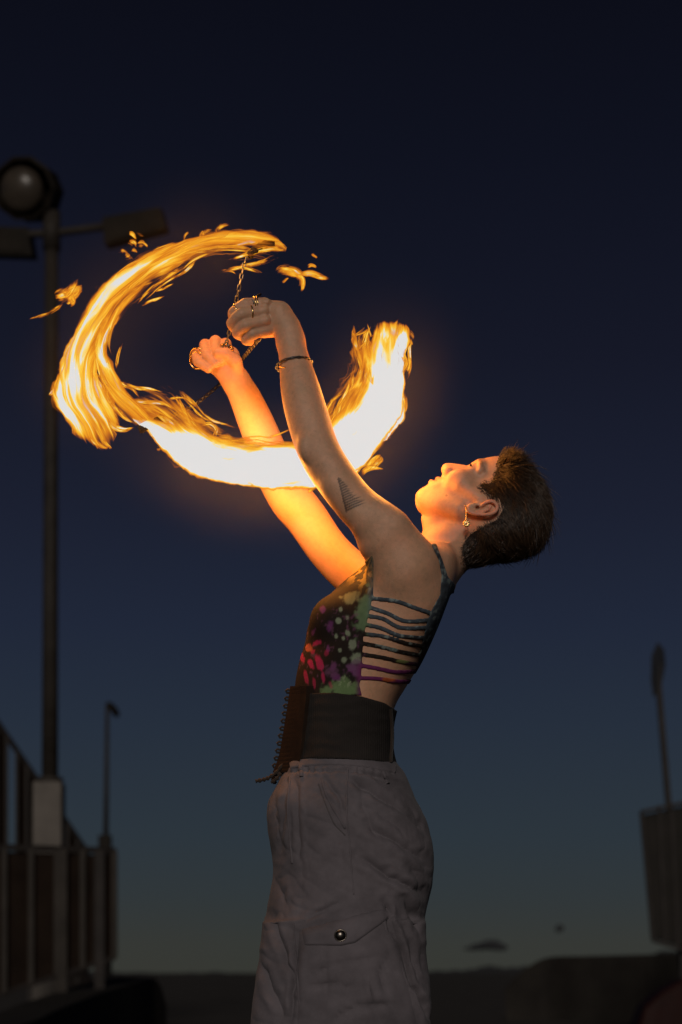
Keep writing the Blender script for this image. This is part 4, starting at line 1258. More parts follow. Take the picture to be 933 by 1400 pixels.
# ------------------------------------------------------------------ hair
hair_poly = [(55, 49), (56, 120), (300, 200), (300, -300), (-53, -300), (-53, -66), (-47, -41), (-31, -28), (-4, -24), (14, -24), (27, -15), (26, 0), (17, 7), (8, 24), (14, 29), (28, 26)]
def hair_mask(V):
    x, y = proj(V)
    h, n = head_local(x, y)
    d = poly_sd(hair_poly, h, n)
    ok = (V[:, 0] > 600) & (V[:, 1] < 792)
    # keep off the ears
    ear = np.hypot((x - 660) / 22, (y - 695) / 11.5) < 1
    d = np.where(ear & (np.abs(V[:, 2]) > 54), 5, d)
    return np.where(ok, d, 99)
def build_hair():
    rng = np.random.default_rng(4)
    cd = hair_mask(bV)
    fm = (cd[bQ] + 3.0 * fbm(bV / 4.0, 2, 29)[bQ] < 2.5).all(1)
    F = bQ[fm]
    A = bV[F]
    area = np.linalg.norm(np.cross(A[:, 2] - A[:, 0], A[:, 3] - A[:, 1]), axis=1)
    NH = 30000
    pick = rng.choice(len(F), NH, p=area / area.sum())
    a, b = rng.random((NH, 1)), rng.random((NH, 1))
    q4 = A[pick]
    root = (q4[:, 0] * (1 - a) + q4[:, 1] * a) * (1 - b) + (q4[:, 3] * (1 - a) + q4[:, 2] * a) * b
    nw = bN[F[pick]].mean(1); nrm_ = np.stack([nw[:, 0], -nw[:, 2], nw[:, 1]], -1)
    nrm_ /= np.linalg.norm(nrm_, axis=1)[:, None]
    x, y = proj(root); h, n = head_local(x, y)
    edge = np.clip(-hair_mask(root), 0, 30)
    eh = np.array([EH[0], EH[1], 0]); en = np.array([EN[0], EN[1], 0])
    # flow: over the top backwards, sides swept back, nape downwards
    top = sstep(30, 62, h); nape = sstep(5, -35, h) * sstep(-10, -30, n); frontt = sstep(20, 44, n) * top
    flow = (-en)[None] * (0.9 - 0.7 * nape)[:, None] + eh[None] * (0.30 * (1 - nape) - 0.95 * nape)[:, None]
    side = sstep(5, 30, n) * (1 - top)
    flow = flow + eh[None] * (0.5 * side)[:, None]
    flow = flow + np.stack([0 * h, 0.35 * (1 - frontt), 0 * h], -1)          # it hangs
    cl = np.stack([fbm(root / 9.0, 2, 101), fbm(root / 9.0, 2, 102), fbm(root / 9.0, 2, 103)], -1)
    flow = flow + 1.0 * cl + 0.22 * rng.normal(size=flow.shape)
    flow = flow - nrm_ * (flow * nrm_).sum(1)[:, None]
    flow /= np.maximum(np.linalg.norm(flow, axis=1), 1e-6)[:, None]
    lift = (0.58 + 0.22 * top + 0.2 * frontt - 0.14 * nape) * (0.6 + 0.8 * rng.random(NH)) + 0.5 * np.clip(fbm(root / 7.0, 2, 131), -.4, .6)
    length = (14 + 9 * top - 6.0 * frontt - 4.0 * nape) * (0.45 + 0.75 * rng.random(NH) + 0.9 * (rng.random(NH) > 0.985)) * (0.35 + 0.65 * np.clip(edge / 10, 0, 1))
    length = np.where(frontt > .3, np.maximum(length, 11 * rng.random(NH)**2 + 7 + 5 * np.clip(fbm(root / 8.0, 2, 55) * 2, -1, 1)), length)
    K = 6
    pts = np.zeros((NH, K, 3))
    d0 = nrm_ * lift[:, None] + flow * (1 - 0.4 * frontt)[:, None]
    up = np.array([-0.1, -1.0, 0])[None] * frontt[:, None] * 1.0
    d0 = d0 + up
    d0 /= np.linalg.norm(d0, axis=1)[:, None]
    cur = root - nrm_ * 0.5
    for k in range(K):
        pts[:, k] = cur
        bend = flow * 0.32 - nrm_ * 0.10 + np.array([0, 0.12, 0])[None] * (1 - frontt)[:, None] + 0.06 * rng.normal(size=flow.shape)
        d0 = d0 + bend * (0.5 - 0.4 * frontt)[:, None]
        d0 /= np.linalg.norm(d0, axis=1)[:, None]
        cur = cur + d0 * (length / (K - 1))[:, None]
    return root, pts, rng
hroot, hpts, hrng = build_hair()
hc = bpy.data.hair_curves.new('hair')
hc.add_curves([hpts.shape[1]] * hpts.shape[0])
hc.attributes['position'].data.foreach_set('vector', U2W(hpts.reshape(-1, 3)).astype(np.float32).ravel())
ra = hc.attributes.get('radius') or hc.attributes.new('radius', 'FLOAT', 'POINT')
rad = np.tile(np.array([1.0, 1.0, .95, .85, .6, .15]), (hpts.shape[0], 1)) * 0.00032 * (0.8 + 0.5 * hrng.random((hpts.shape[0], 1)))
ra.data.foreach_set('value', rad.astype(np.float32).ravel())
M_hair, nt, bs = new_mat('hair_brown')
hi_ = nt.nodes.new('ShaderNodeHairInfo')
rp = nt.nodes.new('ShaderNodeValToRGB')
rp.color_ramp.elements[0].color = (0.005, 0.003, 0.002, 1); rp.color_ramp.elements[1].color = (0.085, 0.046, 0.023, 1)
nt.links.new(hi_.outputs['Random'], rp.inputs[0]); nt.links.new(rp.outputs[0], bs.inputs['Base Color'])
bs.inputs['Roughness'].default_value = 0.34
bs.inputs['Specular IOR Level'].default_value = 0.45
hc.materials.append(M_hair)
hair = obj_of('hair', hc, person)
hair['label'] = 'short cropped dark brown hair with a raised fringe'
# dense undercoat so that no scalp shows between the strands
cdv = hair_mask(bV)
keep = (cdv[bQ] + 2.5 * fbm(bV / 3.0, 2, 19)[bQ] < -2.2).all(1)
Fq = bQ[keep]
ids, inv = np.unique(Fq, return_inverse=True)
bNu = np.stack([bN[:, 0], -bN[:, 2], bN[:, 1]], -1)
off_ = np.clip(-cdv[ids] * 0.2 - .6, -0.6, 0.5) + 0.3 * fbm(bV[ids] / 2.2, 2, 7)
M_under = noisy_mat('hair_undercoat', (0.007, 0.004, 0.003), (0.018, 0.010, 0.006), 500, 0.75, bump=0.8, bscale=900)
und = mesh_np('hair_undercoat', U2W(bV[ids] + bNu[ids] * off_[:, None]), inv.reshape(-1, 4), M_under, hair)
# lashes of the near eye
LV, LF = [], []
rngl = random.Random(2)
for sg in (-1, 1):
    for i in range(26):
        t = i / 25
        w_ = 15 + 18 * t
        b0 = Vector(hp(9.5 - 0.010 * (w_ - 24)**2, 48.5 - 0.035 * (w_ - 24)**2 - 0.2 * (w_ - 24), sg * w_))
        d_ = Vector((EN[0] * 1 - EH[0] * .35, EN[1] - EH[1] * .35, sg * (0.25 + 0.6 * t)))
        b1 = b0 + d_ * (3.2 + rngl.random()) * .6; b2 = b1 + (d_ + Vector((EH[0], EH[1], 0)) * .7) * 2.2
        k = len(LV)
        for p_, r_ in ((b0, .22), (b1, .18), (b2, .04)):
            LV += [uw(p_.x - r_, p_.y, p_.z), uw(p_.x + r_, p_.y, p_.z + .2)]
        LF += [(k, k + 1, k + 3, k + 2), (k + 2, k + 3, k + 5, k + 4)]
mesh_py('eyelashes', LV, LF, M_under, person)['kind'] = 'stuff'
# ------------------------------------------------------------------ fire
def flame_material():
    m = bpy.data.materials.new('flame')
    m.use_nodes = True
    nt = m.node_tree; N, L = nt.nodes, nt.links
    N.clear()
    out = N.new('ShaderNodeOutputMaterial')
    fl = N.new('ShaderNodeAttribute'); fl.attribute_name = 'fire_flow'
    ht = N.new('ShaderNodeAttribute'); ht.attribute_name = 'fire_heat'
    n0 = N.new('ShaderNodeTexNoise'); n0.inputs['Scale'].default_value = 1.15; n0.inputs['Detail'].default_value = 2
    L.new(fl.outputs['Vector'], n0.inputs['Vector'])
    sub_ = N.new('ShaderNodeVectorMath'); sub_.operation = 'SUBTRACT'; sub_.inputs[1].default_value = (.5, .5, .5)
    L.new(n0.outputs['Color'], sub_.inputs[0])
    mixv = N.new('ShaderNodeVectorMath'); mixv.operation = 'MULTIPLY_ADD'; mixv.inputs[1].default_value = (1.1, 2.6, 0.6)
    L.new(sub_.outputs[0], mixv.inputs[0]); L.new(fl.outputs['Vector'], mixv.inputs[2])
    n1 = N.new('ShaderNodeTexNoise'); n1.inputs['Scale'].default_value = 1.5; n1.inputs['Detail'].default_value = 3.0; n1.inputs['Roughness'].default_value = 0.5
    L.new(mixv.outputs[0], n1.inputs['Vector'])
    a1 = N.new('ShaderNodeMath'); a1.operation = 'SUBTRACT'; a1.inputs[1].default_value = 0.5
    L.new(n1.outputs[0], a1.inputs[0])
    a2 = N.new('ShaderNodeMath'); a2.operation = 'MULTIPLY_ADD'; a2.inputs[1].default_value = 1.8
    L.new(a1.outputs[0], a2.inputs[0]); L.new(ht.outputs['Fac'], a2.inputs[2])
    nL = N.new('ShaderNodeTexNoise'); nL.inputs['Scale'].default_value = 0.75; nL.inputs['Detail'].default_value = 2
    L.new(fl.outputs['Vector'], nL.inputs['Vector'])
    b1 = N.new('ShaderNodeMath'); b1.operation = 'SUBTRACT'; b1.inputs[1].default_value = 0.5
    L.new(nL.outputs[0], b1.inputs[0])
    b2 = N.new('ShaderNodeMath'); b2.operation = 'MULTIPLY_ADD'; b2.inputs[1].default_value = 1.3
    L.new(b1.outputs[0], b2.inputs[0]); L.new(a2.outputs[0], b2.inputs[2])
    a2 = b2
    al = N.new('ShaderNodeMapRange'); al.interpolation_type = 'SMOOTHSTEP'
    al.inputs['From Min'].default_value = 0.12; al.inputs['From Max'].default_value = 0.78
    L.new(a2.outputs[0], al.inputs[0])
    rp = N.new('ShaderNodeValToRGB')
    st = [(0.15, (0.40, 0.075, 0.006)), (0.45, (0.70, 0.19, 0.012)), (0.68, (0.90, 0.38, 0.020)), (0.86, (0.97, 0.58, 0.055)), (0.97, (0.94, 0.74, 0.28)), (1.05, (0.745, 0.740, 0.735))]
    while len(rp.color_ramp.elements) < len(st): rp.color_ramp.elements.new(0.5)
    for e_, (p_, c_) in zip(rp.color_ramp.elements, st):
        e_.position = p_ / 1.05; e_.color = (*c_, 1)
    sc_ = N.new('ShaderNodeMath'); sc_.operation = 'DIVIDE'; sc_.inputs[1].default_value = 1.05
    L.new(a2.outputs[0], sc_.inputs[0]); L.new(sc_.outputs[0], rp.inputs[0])
    em = N.new('ShaderNodeEmission'); L.new(rp.outputs[0], em.inputs[0])
    tr = N.new('ShaderNodeBsdfTransparent')
    mx = N.new('ShaderNodeMixShader')
    L.new(al.outputs[0], mx.inputs[0]); L.new(tr.outputs[0], mx.inputs[1]); L.new(em.outputs[0], mx.inputs[2])
    L.new(mx.outputs[0], out.inputs[0])
    m.cycles.emission_sampling = 'NONE'
    return m
M_flame = flame_material()
frng = np.random.default_rng(11)

class FlameMesh:
    def __init__(s): s.V, s.Q, s.flow, s.heat, s.n = [], [], [], [], 0
    def grid(s, V, flow, heat, closed):
        a, b = V.shape[:2]
        idx = np.arange(a * b).reshape(a, b) + s.n
        j2 = np.roll(idx, -1, 1) if closed else idx[:, 1:]
        j1 = idx if closed else idx[:, :-1]
        s.Q.append(np.stack([j1[:-1], j2[:-1], j2[1:], j1[1:]], -1).reshape(-1, 4))
        s.V.append(V.reshape(-1, 3)); s.flow.append(flow.reshape(-1, 3)); s.heat.append(heat.reshape(-1)); s.n += a * b
    def build(s, name, parent, kind=None):
        V = np.concatenate(s.V)
        s_ = 1.0 + V[:, 2] / (S * D)
        V = np.stack([CX + (V[:, 0] - CX) * s_, HY + (V[:, 1] - HY) * s_, V[:, 2]], -1)
        o = mesh_np(name, U2W(V), np.concatenate(s.Q), M_flame, parent)
        a = o.data.attributes.new('fire_flow', 'FLOAT_VECTOR', 'POINT'); a.data.foreach_set('vector', np.concatenate(s.flow).astype(np.float32).ravel())
        set_attr_float(o, 'fire_heat', np.concatenate(s.heat))
        if kind: o['kind'] = kind
        return o
    def sleeve(s, stations, heat_fn, depth=0.24, n=9, m=36, stretch=(62, 10), seed=0.0, shear=0.0, rag=2.5, maxb=15, v0=-1, v1=1):
        """closed sleeve of fire between an outer and an inner edge: stations (xo, yo, xi, yi, w)"""
        st = smoothpts(stations, n)
        O, I, W = st[:, 0:2], st[:, 2:4], st[:, 4]
        mid = (O + I) / 2
        arc = np.concatenate([[0], np.cumsum(np.linalg.norm(np.diff(mid, axis=0), axis=1))])
        th = np.linspace(0, 2 * math.pi, m, endpoint=False)
        v = np.cos(th)[None, :] * np.ones((len(st), 1)); sn = np.sin(th)[None, :]
        wid = np.linalg.norm(O - I, axis=1)[:, None]
        f = (v + 1) / 2
        XY = O[:, None] * (1 - f[..., None]) + I[:, None] * f[..., None]
        rg = fbm(np.stack([arc[:, None] / 13 + 0 * v, v * wid / 20, 0 * v + seed], -1), 4, 5)
        dirn = (O - I) / np.maximum(np.linalg.norm(O - I, axis=1), 1e-6)[:, None]
        wob = 5.0 * fbm(np.stack([arc[:, None] / 38 + 0 * v, v * 0.8, 0 * v + seed * 3], -1), 3, 15) * (1 - np.abs(v)**4)
        XY = XY + dirn[:, None] * (rag * rg * np.abs(v)**3 + wob)[..., None]
        Wd = W[:, None] + np.minimum(depth * wid, maxb) * sn + 4 * vnoise(np.stack([arc[:, None] / 30 + 0 * v, v * 1.5, 0 * v + seed], -1), 3)
        V = np.concatenate([XY, Wd[..., None]], -1)
        flow = np.stack([(arc[:, None] + shear * v * wid * 0.5) / stretch[0], v * wid * 0.5 / stretch[1], seed + sn * 0.35 + 0 * v], -1)
        u = (arc / arc[-1])[:, None] + 0 * v
        s.grid(V, flow, heat_fn(u, v, wid), True)
    def tongue(s, pts, half, heat, roll=0.0, stretch=(30, 5), fade=0.25):
        """a lick of fire: a curved, rolled blade; pts (x, y, w)"""
        pl = smoothpts(pts, 6)
        k = len(pl); u = np.linspace(0, 1, k)
        t = np.gradient(pl, axis=0); t /= np.maximum(np.linalg.norm(t, axis=1), 1e-6)[:, None]
        nn = np.stack([-t[:, 1], t[:, 0], 0 * u], -1); zz = np.array([0, 0, 1.0])[None]
        side = nn * math.cos(roll) + zz * math.sin(roll)
        bow = zz * math.cos(roll) - nn * math.sin(roll)
        hw = half * (1.9 * np.clip(u, 0, 1)**0.45 * (1 - u)**0.9 + 0.03)
        v = np.linspace(-1, 1, 7)
        V = pl[:, None] + side[:, None] * (hw[:, None] * v[None])[..., None] + bow[:, None] * (hw[:, None] * 0.5 * (1 - v[None]**2))[..., None]
        arc = np.concatenate([[0], np.cumsum(np.linalg.norm(np.diff(pl, axis=0), axis=1))])
        sd = frng.random() * 50
        flow = np.stack([arc[:, None] / stretch[0] + 0 * v + sd, hw[:, None] * v[None] / stretch[1] + 0 * u[:, None], 0 * v[None] * u[:, None] + sd], -1)
        H = heat * (1 - np.abs(v[None])**1.6) * (sstep(0, fade, u) * sstep(1, 1 - fade, u))[:, None] + 0 * v[None]
        s.grid(V, flow, H, False)

def edge_prof(v, lo, hi, s0, s1):
    """1 between lo and hi across the flame, falling over s0 / s1 outside"""
    return sstep(lo - s0, lo, v) * sstep(hi + s1, hi, v)

# ---- the great lower sweep: from behind the far hand, under both forearms and up on the far side
sweep_st = [(186, 579, 160, 541, 20), (203, 592, 200, 533, 22), (226, 623, 232, 530, 22), (260, 649, 268, 560, 20), (300, 661, 304, 588, 18), (350, 667, 352, 597, 18), (398, 671, 398, 594, 16),
            (436, 667, 428, 592, 14), (472, 656, 440, 572, 12), (502, 636, 450, 545, 12), (530, 602, 464, 520, 12), (553, 572, 476, 496, 12), (556, 532, 481, 476, 12),
            (556, 498, 482, 462, 12), (562, 470, 482, 452, 12), (563, 450, 482, 438, 12), (562, 434, 484, 424, 12)]
sweep = empty('flame', P(430, 640, 0.02))
tag(sweep, 'broad white-hot sweep of flame passing under the forearms and rising beside the face', 'flame', 'flames of the spinning fire chains')
def place_children(root):
    bpy.context.view_layer.update()
    for c_ in root.children: c_.matrix_parent_inverse = Matrix.Translation(-root.location)
def sweep_heat(seed):
    def f(u, v, wid):
        core_hi = np.interp(u, [0, .06, .13, .2, .3, .45, .6, .72, .8, .88, .94, 1], [-.8, -.5, -.2, .25, .45, .45, .40, .1, .08, .05, .05, .05])
        h = sstep(-1.0, -0.80, v) * (0.42 + 1.08 * sstep(core_hi + 0.32, core_hi - 0.12, v))
        h = h - np.interp(u, [0, .8, .9], [.36, .36, .12]) * sstep(0.45, 1.0, v) - 0.10 * sstep(core_hi + .3, 1.0, v)
        left = np.interp(u, [0, .05, .14, .2], [-.15, -.1, -.12, 0])
        top = np.interp(u, [.84, .90, .945, .975, 1], [0, -.15, -.38, -1.1, -2.6])
        return h + left + top
    return f
fm = FlameMesh()
fm.sleeve(sweep_st, sweep_heat(0), 0.22, 12, 40, (95, 17), 1.3, -0.5, 8.0)
fm.sleeve(sweep_st, sweep_heat(0), 0.12, 12, 40, (75, 13), 7.7, -0.7, 10.0)
fm.build('fire_body', sweep)
ft = FlameMesh()
sw = smoothpts(sweep_st, 8)
for i in range(75):
    k = frng.integers(4, len(sw) - 16)
    L_ = frng.integers(6, 15)
    v0 = frng.uniform(0.35, 0.98) if frng.random() < .8 else frng.uniform(.0, .5)
    seg = sw[k:k + L_]
    drift = np.linspace(0, frng.uniform(-.35, .3), len(seg))
    f_ = np.clip(v0 + drift, 0, 1.15)[:, None]
    pts = seg[:, 0:2] * (1 - f_) + seg[:, 2:4] * f_
    w = seg[:, 4] + frng.uniform(-14, 14)
    sel = np.linspace(0, len(seg) - 1, 5).astype(int)
    ft.tongue(np.concatenate([pts, w[:, None]], 1)[sel], frng.uniform(1.5, 5.0), frng.uniform(.30, .55), frng.uniform(-.6, .6), (60, 7))
for pts, hw, ht_ in (([(243, 533, 18), (262, 552, 18), (285, 574, 16), (330, 587, 14)], 6, .62), ([(240, 538, 16), (256, 566, 16), (276, 590, 16), (300, 606, 16)], 7, .7),
                     ([(168, 522, 20), (185, 531, 20), (205, 533, 20), (224, 537, 18)], 4, .75), ([(158, 514, 20), (170, 525, 20), (182, 531, 20), (196, 548, 20)], 4.5, .7),
                     ([(172, 548, 22), (200, 549, 22), (225, 552, 20), (245, 565, 18)], 5, .7), ([(210, 560, 14), (232, 578, 14), (250, 600, 16), (270, 612, 16)], 6, .85),
                     ([(300, 608, 4), (330, 602, 2), (356, 598, 2), (380, 604, 4)], 5, .45),
                     ([(290, 604, 6), (296, 588, 8), (286, 580, 8), (270, 585, 8)], 5, .75), ([(448, 592, 8), (446, 570, 8), (456, 548, 8), (474, 534, 8)], 6, .55),
                     ([(455, 590, 8), (462, 560, 6), (478, 530, 6), (484, 500, 8)], 6, .6), ([(452, 596, 10), (466, 560, 10), (470, 545, 10), (486, 536, 10)], 5, .55),
                     ([(470, 590, 4), (492, 556, 4), (500, 520, 4), (506, 480, 6)], 7, .72), ([(490, 490, 8), (484, 470, 8), (483, 455, 8), (482, 444, 8)], 6, .5),
                     ([(500, 520, 4), (494, 485, 4), (498, 462, 6), (506, 446, 6)], 8, .55), ([(520, 500, 2), (514, 470, 2), (522, 452, 4), (530, 440, 4)], 9, .6), ([(545, 500, 2), (538, 470, 2), (540, 450, 4), (546, 438, 4)], 9, .62),
                     ([(556, 520, 4), (561, 500, 4), (560, 480, 6), (563, 464, 8)], 4, .75), ([(549, 512, 2), (556, 498, 2), (552, 484, 4), (560, 470, 8)], 5, .7)):
    for rr in (-.5, .35):
        ft.tongue(np.array(pts) + np.array([frng.uniform(-2, 2), frng.uniform(-2, 2), frng.uniform(-6, 6)]), hw, ht_, rr)
# ragged lip along the outer edge
for i in range(7):
    k = frng.integers(3, len(sw) - 8)
    p0 = sw[k, 0:2]; inn = sw[k, 2:4] - p0; inn = inn / np.linalg.norm(inn); tg_ = sw[k + 3, 0:2] - p0; tg_ = tg_ / np.linalg.norm(tg_)
    a = p0 + inn * frng.uniform(3, 9); b = p0 - inn * frng.uniform(0.5, 4.5) - tg_ * frng.uniform(4, 12)
    w = sw[k, 4] + frng.uniform(-8, 8)
    ft.tongue([(*a, w), (*(a * .5 + b * .5 - inn * 1.5), w), (*b, w)], frng.uniform(3, 7), frng.uniform(.4, .75), frng.uniform(-.6, .6), (30, 10))
ft.build('fire_tongues', sweep, 'stuff')

# ---- the upper arc, thinner and golden
arc_st = [(392, 340, 388, 352, 6), (376, 321, 372, 352, 8), (345, 313, 342, 352, 10), (300, 316, 305, 350, 12), (252, 326, 268, 358, 14), (205, 343, 235, 380, 16), (168, 364, 202, 402, 18), (138, 390, 172, 426, 18),
          (112, 430, 152, 452, 16), (92, 468, 138, 478, 14), (80, 505, 132, 508, 14), (70, 541, 150, 538, 16), (90, 580, 165, 566, 18), (118, 606, 162, 590, 20), (140, 618, 156, 606, 20)]
arc = empty('flame', P(110, 520, 0.02))
tag(arc, 'golden arc of flame curling over the raised hands and down the dark sky', 'flame', 'flames of the spinning fire chains')
def arc_heat(u, v, wid):
    h = np.interp(u, [0, .06, .2, .4, .55, .68, .8, .9, 1], [.05, .42, .52, .55, .60, .84, 1.05, .80, .15])
    inner = np.interp(u, [0, .3, .5, .65, .8, 1], [.5, .55, .5, .42, .35, .5])
    return h * sstep(-1.0, -0.72, v) - inner * sstep(-0.1, 1.0, v) + 0.10 * edge_prof(v, -.55, -.2, .3, .4)
fm = FlameMesh()
fm.sleeve(arc_st, arc_heat, 0.26, 8, 36, (150, 14), 21.0, 0.3, 6.0)
fm.sleeve(arc_st, arc_heat, 0.12, 8, 36, (110, 11), 29.5, 0.1, 8.0)
branch_st = [(172, 384, 212, 388, 10), (140, 430, 166, 430, 8), (128, 470, 148, 470, 8), (132, 506, 156, 502, 10), (146, 540, 176, 536, 12), (170, 566, 200, 556, 14), (186, 582, 216, 568, 16)]
def branch_heat(u, v, wid):
    return np.interp(u, [0, .12, .5, .8, 1], [.1, .45, .62, .68, .4]) * edge_prof(v, -.6, .5, .4, .5)
fm.sleeve(branch_st, branch_heat, 0.26, 8, 28, (120, 13), 41.0, 0.0, 3.0)
fm.sleeve(branch_st, branch_heat, 0.14, 8, 28, (90, 11), 47.0, 0.0, 3.0)
fm.build('fire_body', arc)
ft = FlameMesh()
sa = smoothpts(arc_st, 8); sb = smoothpts(branch_st, 8)
for i in range(80):
    src = sa if frng.random() < .75 else sb
    k = frng.integers(0, max(1, len(src) - 14)); L_ = frng.integers(8, 18)
    seg = src[k:k + L_]
    if len(seg) < 6: continue
    v0 = frng.uniform(0.05, 1.0)
    f_ = np.clip(v0 + np.linspace(0, frng.uniform(-.3, .3), len(seg)), -.05, 1.15)[:, None]
    pts = seg[:, 0:2] * (1 - f_) + seg[:, 2:4] * f_
    w = seg[:, 4] + frng.uniform(-9, 9)
    sel = np.linspace(0, len(seg) - 1, 5).astype(int)
    ft.tongue(np.concatenate([pts, w[:, None]], 1)[sel], frng.uniform(1.2, 4.0), frng.uniform(.3, .7), frng.uniform(-.6, .6), (90, 7))
for pts, hw, ht_ in (([(262, 362, 8), (235, 376, 8), (205, 398, 8), (178, 428, 10)], 4, .5), ([(275, 352, 8), (252, 372, 8), (225, 388, 8), (195, 414, 8)], 3.5, .6),
                     ([(194, 417, 6), (205, 411, 6), (214, 408, 6), (224, 404, 6)], 3.4, .6), ([(213, 399, 6), (222, 396, 6), (232, 391, 6), (240, 388, 6)], 2.6, .55),
                     ([(160, 505, 6), (161, 492, 6), (164, 480, 6), (168, 470, 6)], 2.4, .62), ([(300, 372, 6), (310, 370, 6), (318, 371, 6), (324, 375, 6)], 3, .55),
                     ([(380, 350, 6), (352, 360, 6), (325, 366, 6), (302, 372, 6)], 5, .6), ([(392, 342, 4), (370, 340, 4), (340, 346, 4), (310, 356, 6)], 7, .75), ([(388, 330, 4), (365, 328, 4), (335, 332, 6), (305, 340, 6)], 7, .8),
                     ([(360, 374, 4), (340, 368, 4), (322, 366, 4), (308, 372, 4)], 3, .5), ([(68, 542, 14), (74, 536, 14), (84, 530, 14), (96, 522, 14)], 5, .95),
                     ([(140, 600, 16), (146, 608, 16), (150, 612, 16), (153, 616, 16)], 4, .8), ([(118, 590, 16), (130, 604, 16), (140, 610, 16), (151, 614, 16)], 6, .8), ([(140, 570, 16), (156, 584, 16), (170, 588, 16), (184, 584, 16)], 6, .8),
                     ([(146, 545, 10), (160, 560, 10), (172, 572, 10), (186, 580, 10)], 6, .85)):
    for rr in (-.5, .35):
        ft.tongue(np.array(pts) + np.array([frng.uniform(-1.5, 1.5), frng.uniform(-1.5, 1.5), frng.uniform(-4, 4)]), hw, ht_, rr)
# curls flung off the outer edge, in uneven bunches
for bunch in range(2):
    k0 = frng.integers(10, len(sa) - 30)
    for i in range(frng.integers(1, 6)):
        k = int(np.clip(k0 + frng.integers(-3, 4), 2, len(sa) - 5))
        p0 = sa[k, 0:2]; out_ = p0 - sa[k, 2:4]; out_ = out_ / np.linalg.norm(out_); tg_ = sa[k + 3, 0:2] - p0; tg_ = tg_ / np.linalg.norm(tg_)
        a = p0 - out_ * frng.uniform(4, 10); L_ = frng.uniform(2, 13)
        b = p0 + out_ * L_ * frng.uniform(.2, .5) - tg_ * L_ * frng.uniform(.3, .8); c_ = p0 + out_ * L_ * frng.uniform(.2, .9) - tg_ * L_ * frng.uniform(1.0, 2.0)
        w = sa[k, 4] + frng.uniform(-6, 6)
        ft.tongue([(*a, w), (*b, w), (*c_, w)], frng.uniform(3.0, 7.0), frng.uniform(.35, .6), frng.uniform(-.6, .6), (30, 11))
for (cx, cy, n_, R_) in ((188, 330, 8, 8), (176, 342, 6, 9), (134, 388, 2, 5)):
    for i in range(n_):
        a = np.array([cx, cy]) + frng.normal(size=2) * R_ * .6
        d_ = np.array([.75, .3]) + frng.normal(size=2) * .25
        L_ = frng.uniform(5, 12)
        w = 14 + frng.uniform(-8, 8)
        ft.tongue([(*(a - d_ * L_), w), (*(a + frng.normal(size=2) * 1.5), w), (*(a + d_ * L_ + np.array([0, 3.0])), w)], frng.uniform(3.5, 7.5), frng.uniform(.36, .56), frng.uniform(-.6, .6), (26, 9))
ft.build('fire_tongues', arc, 'stuff')

# ---- licks torn loose from the arc
def loose(label, licks, at_):
    r = empty('flame', P(*at_))
    tag(r, label, 'flame', 'flames of the spinning fire chains')
    f_ = FlameMesh()
    for pts, hw, ht_ in licks:
        for rr in (-.6, 0.0, .5):
            f_.tongue(np.array(pts, float) + np.array([frng.uniform(-1, 1), frng.uniform(-1, 1), frng.uniform(-4, 4)]), hw * 1.15, ht_, rr, (34, 9))
    f_.build('fire_tongues', r, 'stuff')
    return r
loose_list = [loose('small ragged orange flame torn off above the near hand', [([(376, 371, 4), (392, 369, 4), (408, 374, 4), (416, 383, 4)], 9.5, .74), ([(402, 376, 4), (412, 380, 4), (414, 390, 4), (413, 399, 4)], 6.5, .7),
                     ([(410, 376, 4), (426, 374, 4), (440, 379, 4), (453, 382, 4)], 6, .74), ([(385, 388, 4), (389, 385, 4), (392, 382, 4), (396, 380, 4)], 3, .6)], (410, 380, 0)),
              loose('tiny orange lick drifting just above the torn-off flame', [([(421, 366, 4), (426, 363, 4), (431, 364, 4), (435, 367, 4)], 2.6, .6), ([(426, 346, 4), (429, 349, 4), (432, 351, 4), (435, 354, 4)], 2.8, .6)], (428, 358, 0)),
              loose('dull red lick thrown clear beside the lamp pole', [([(76, 408, 14), (86, 404, 14), (96, 398, 14), (108, 382, 14)], 13, .60), ([(90, 414, 14), (98, 406, 14), (106, 398, 14), (112, 390, 14)], 12, .60), ([(40, 436, 14), (60, 430, 14), (78, 422, 14), (92, 410, 14)], 3.5, .40),
                     ([(84, 398, 14), (94, 402, 14), (100, 412, 14), (98, 420, 14)], 8, .55)], (95, 402, .02)),
              loose('curling yellow lick hanging under the sweep near the mouth', [([(494, 650, 8), (502, 642, 8), (512, 640, 8), (525, 642, 8)], 5, .75), ([(498, 646, 8), (508, 634, 8), (516, 626, 8), (521, 620, 8)], 6, .7), ([(508, 640, 8), (518, 632, 8), (522, 628, 8), (519, 622, 8)], 5, .65)], (510, 636, .01))]
for r in [sweep, arc] + loose_list: place_children(r)

# ---- the light the fire gives
def fire_light(px, py, w, power, radius=0.03, root=sweep):
    l = bpy.data.lights.new('fire_glow', 'POINT')
    l.energy = power * 0.62; l.shadow_soft_size = radius
    l.color = (1.0, 0.35, 0.05)
    o = bpy.data.objects.new('fire_glow', l); C.objects.link(o)
    o.location = P(px, py, w / S)
    o.parent = root
    o.matrix_parent_inverse = Matrix.Translation(-root.location)
for a in ((250, 660, 14, 1.6, .04), (300, 678, 14, 1.8, .04), (350, 684, 12, 2.0, .04), (395, 690, 4, 1.4, .04), (440, 684, 2, 1.4, .04), (300, 585, 30, 1.3, .05), (345, 596, 34, 1.0, .05),
          (498, 652, -4, 1.5, .04), (530, 618, -6, 2.0, .045), (564, 562, -4, 2.2, .045), (566, 505, -2, 1.5, .04), (452, 580, -8, 1.5, .04), (478, 530, -6, 1.5, .04)):
    fire_light(*a)
for a in ((105, 520, -8, 2.6, .04), (150, 420, -4, 1.3, .03), (250, 345, -2, 1.3, .03), (300, 356, -8, 1.2, .03)):
    fire_light(*a, root=arc)
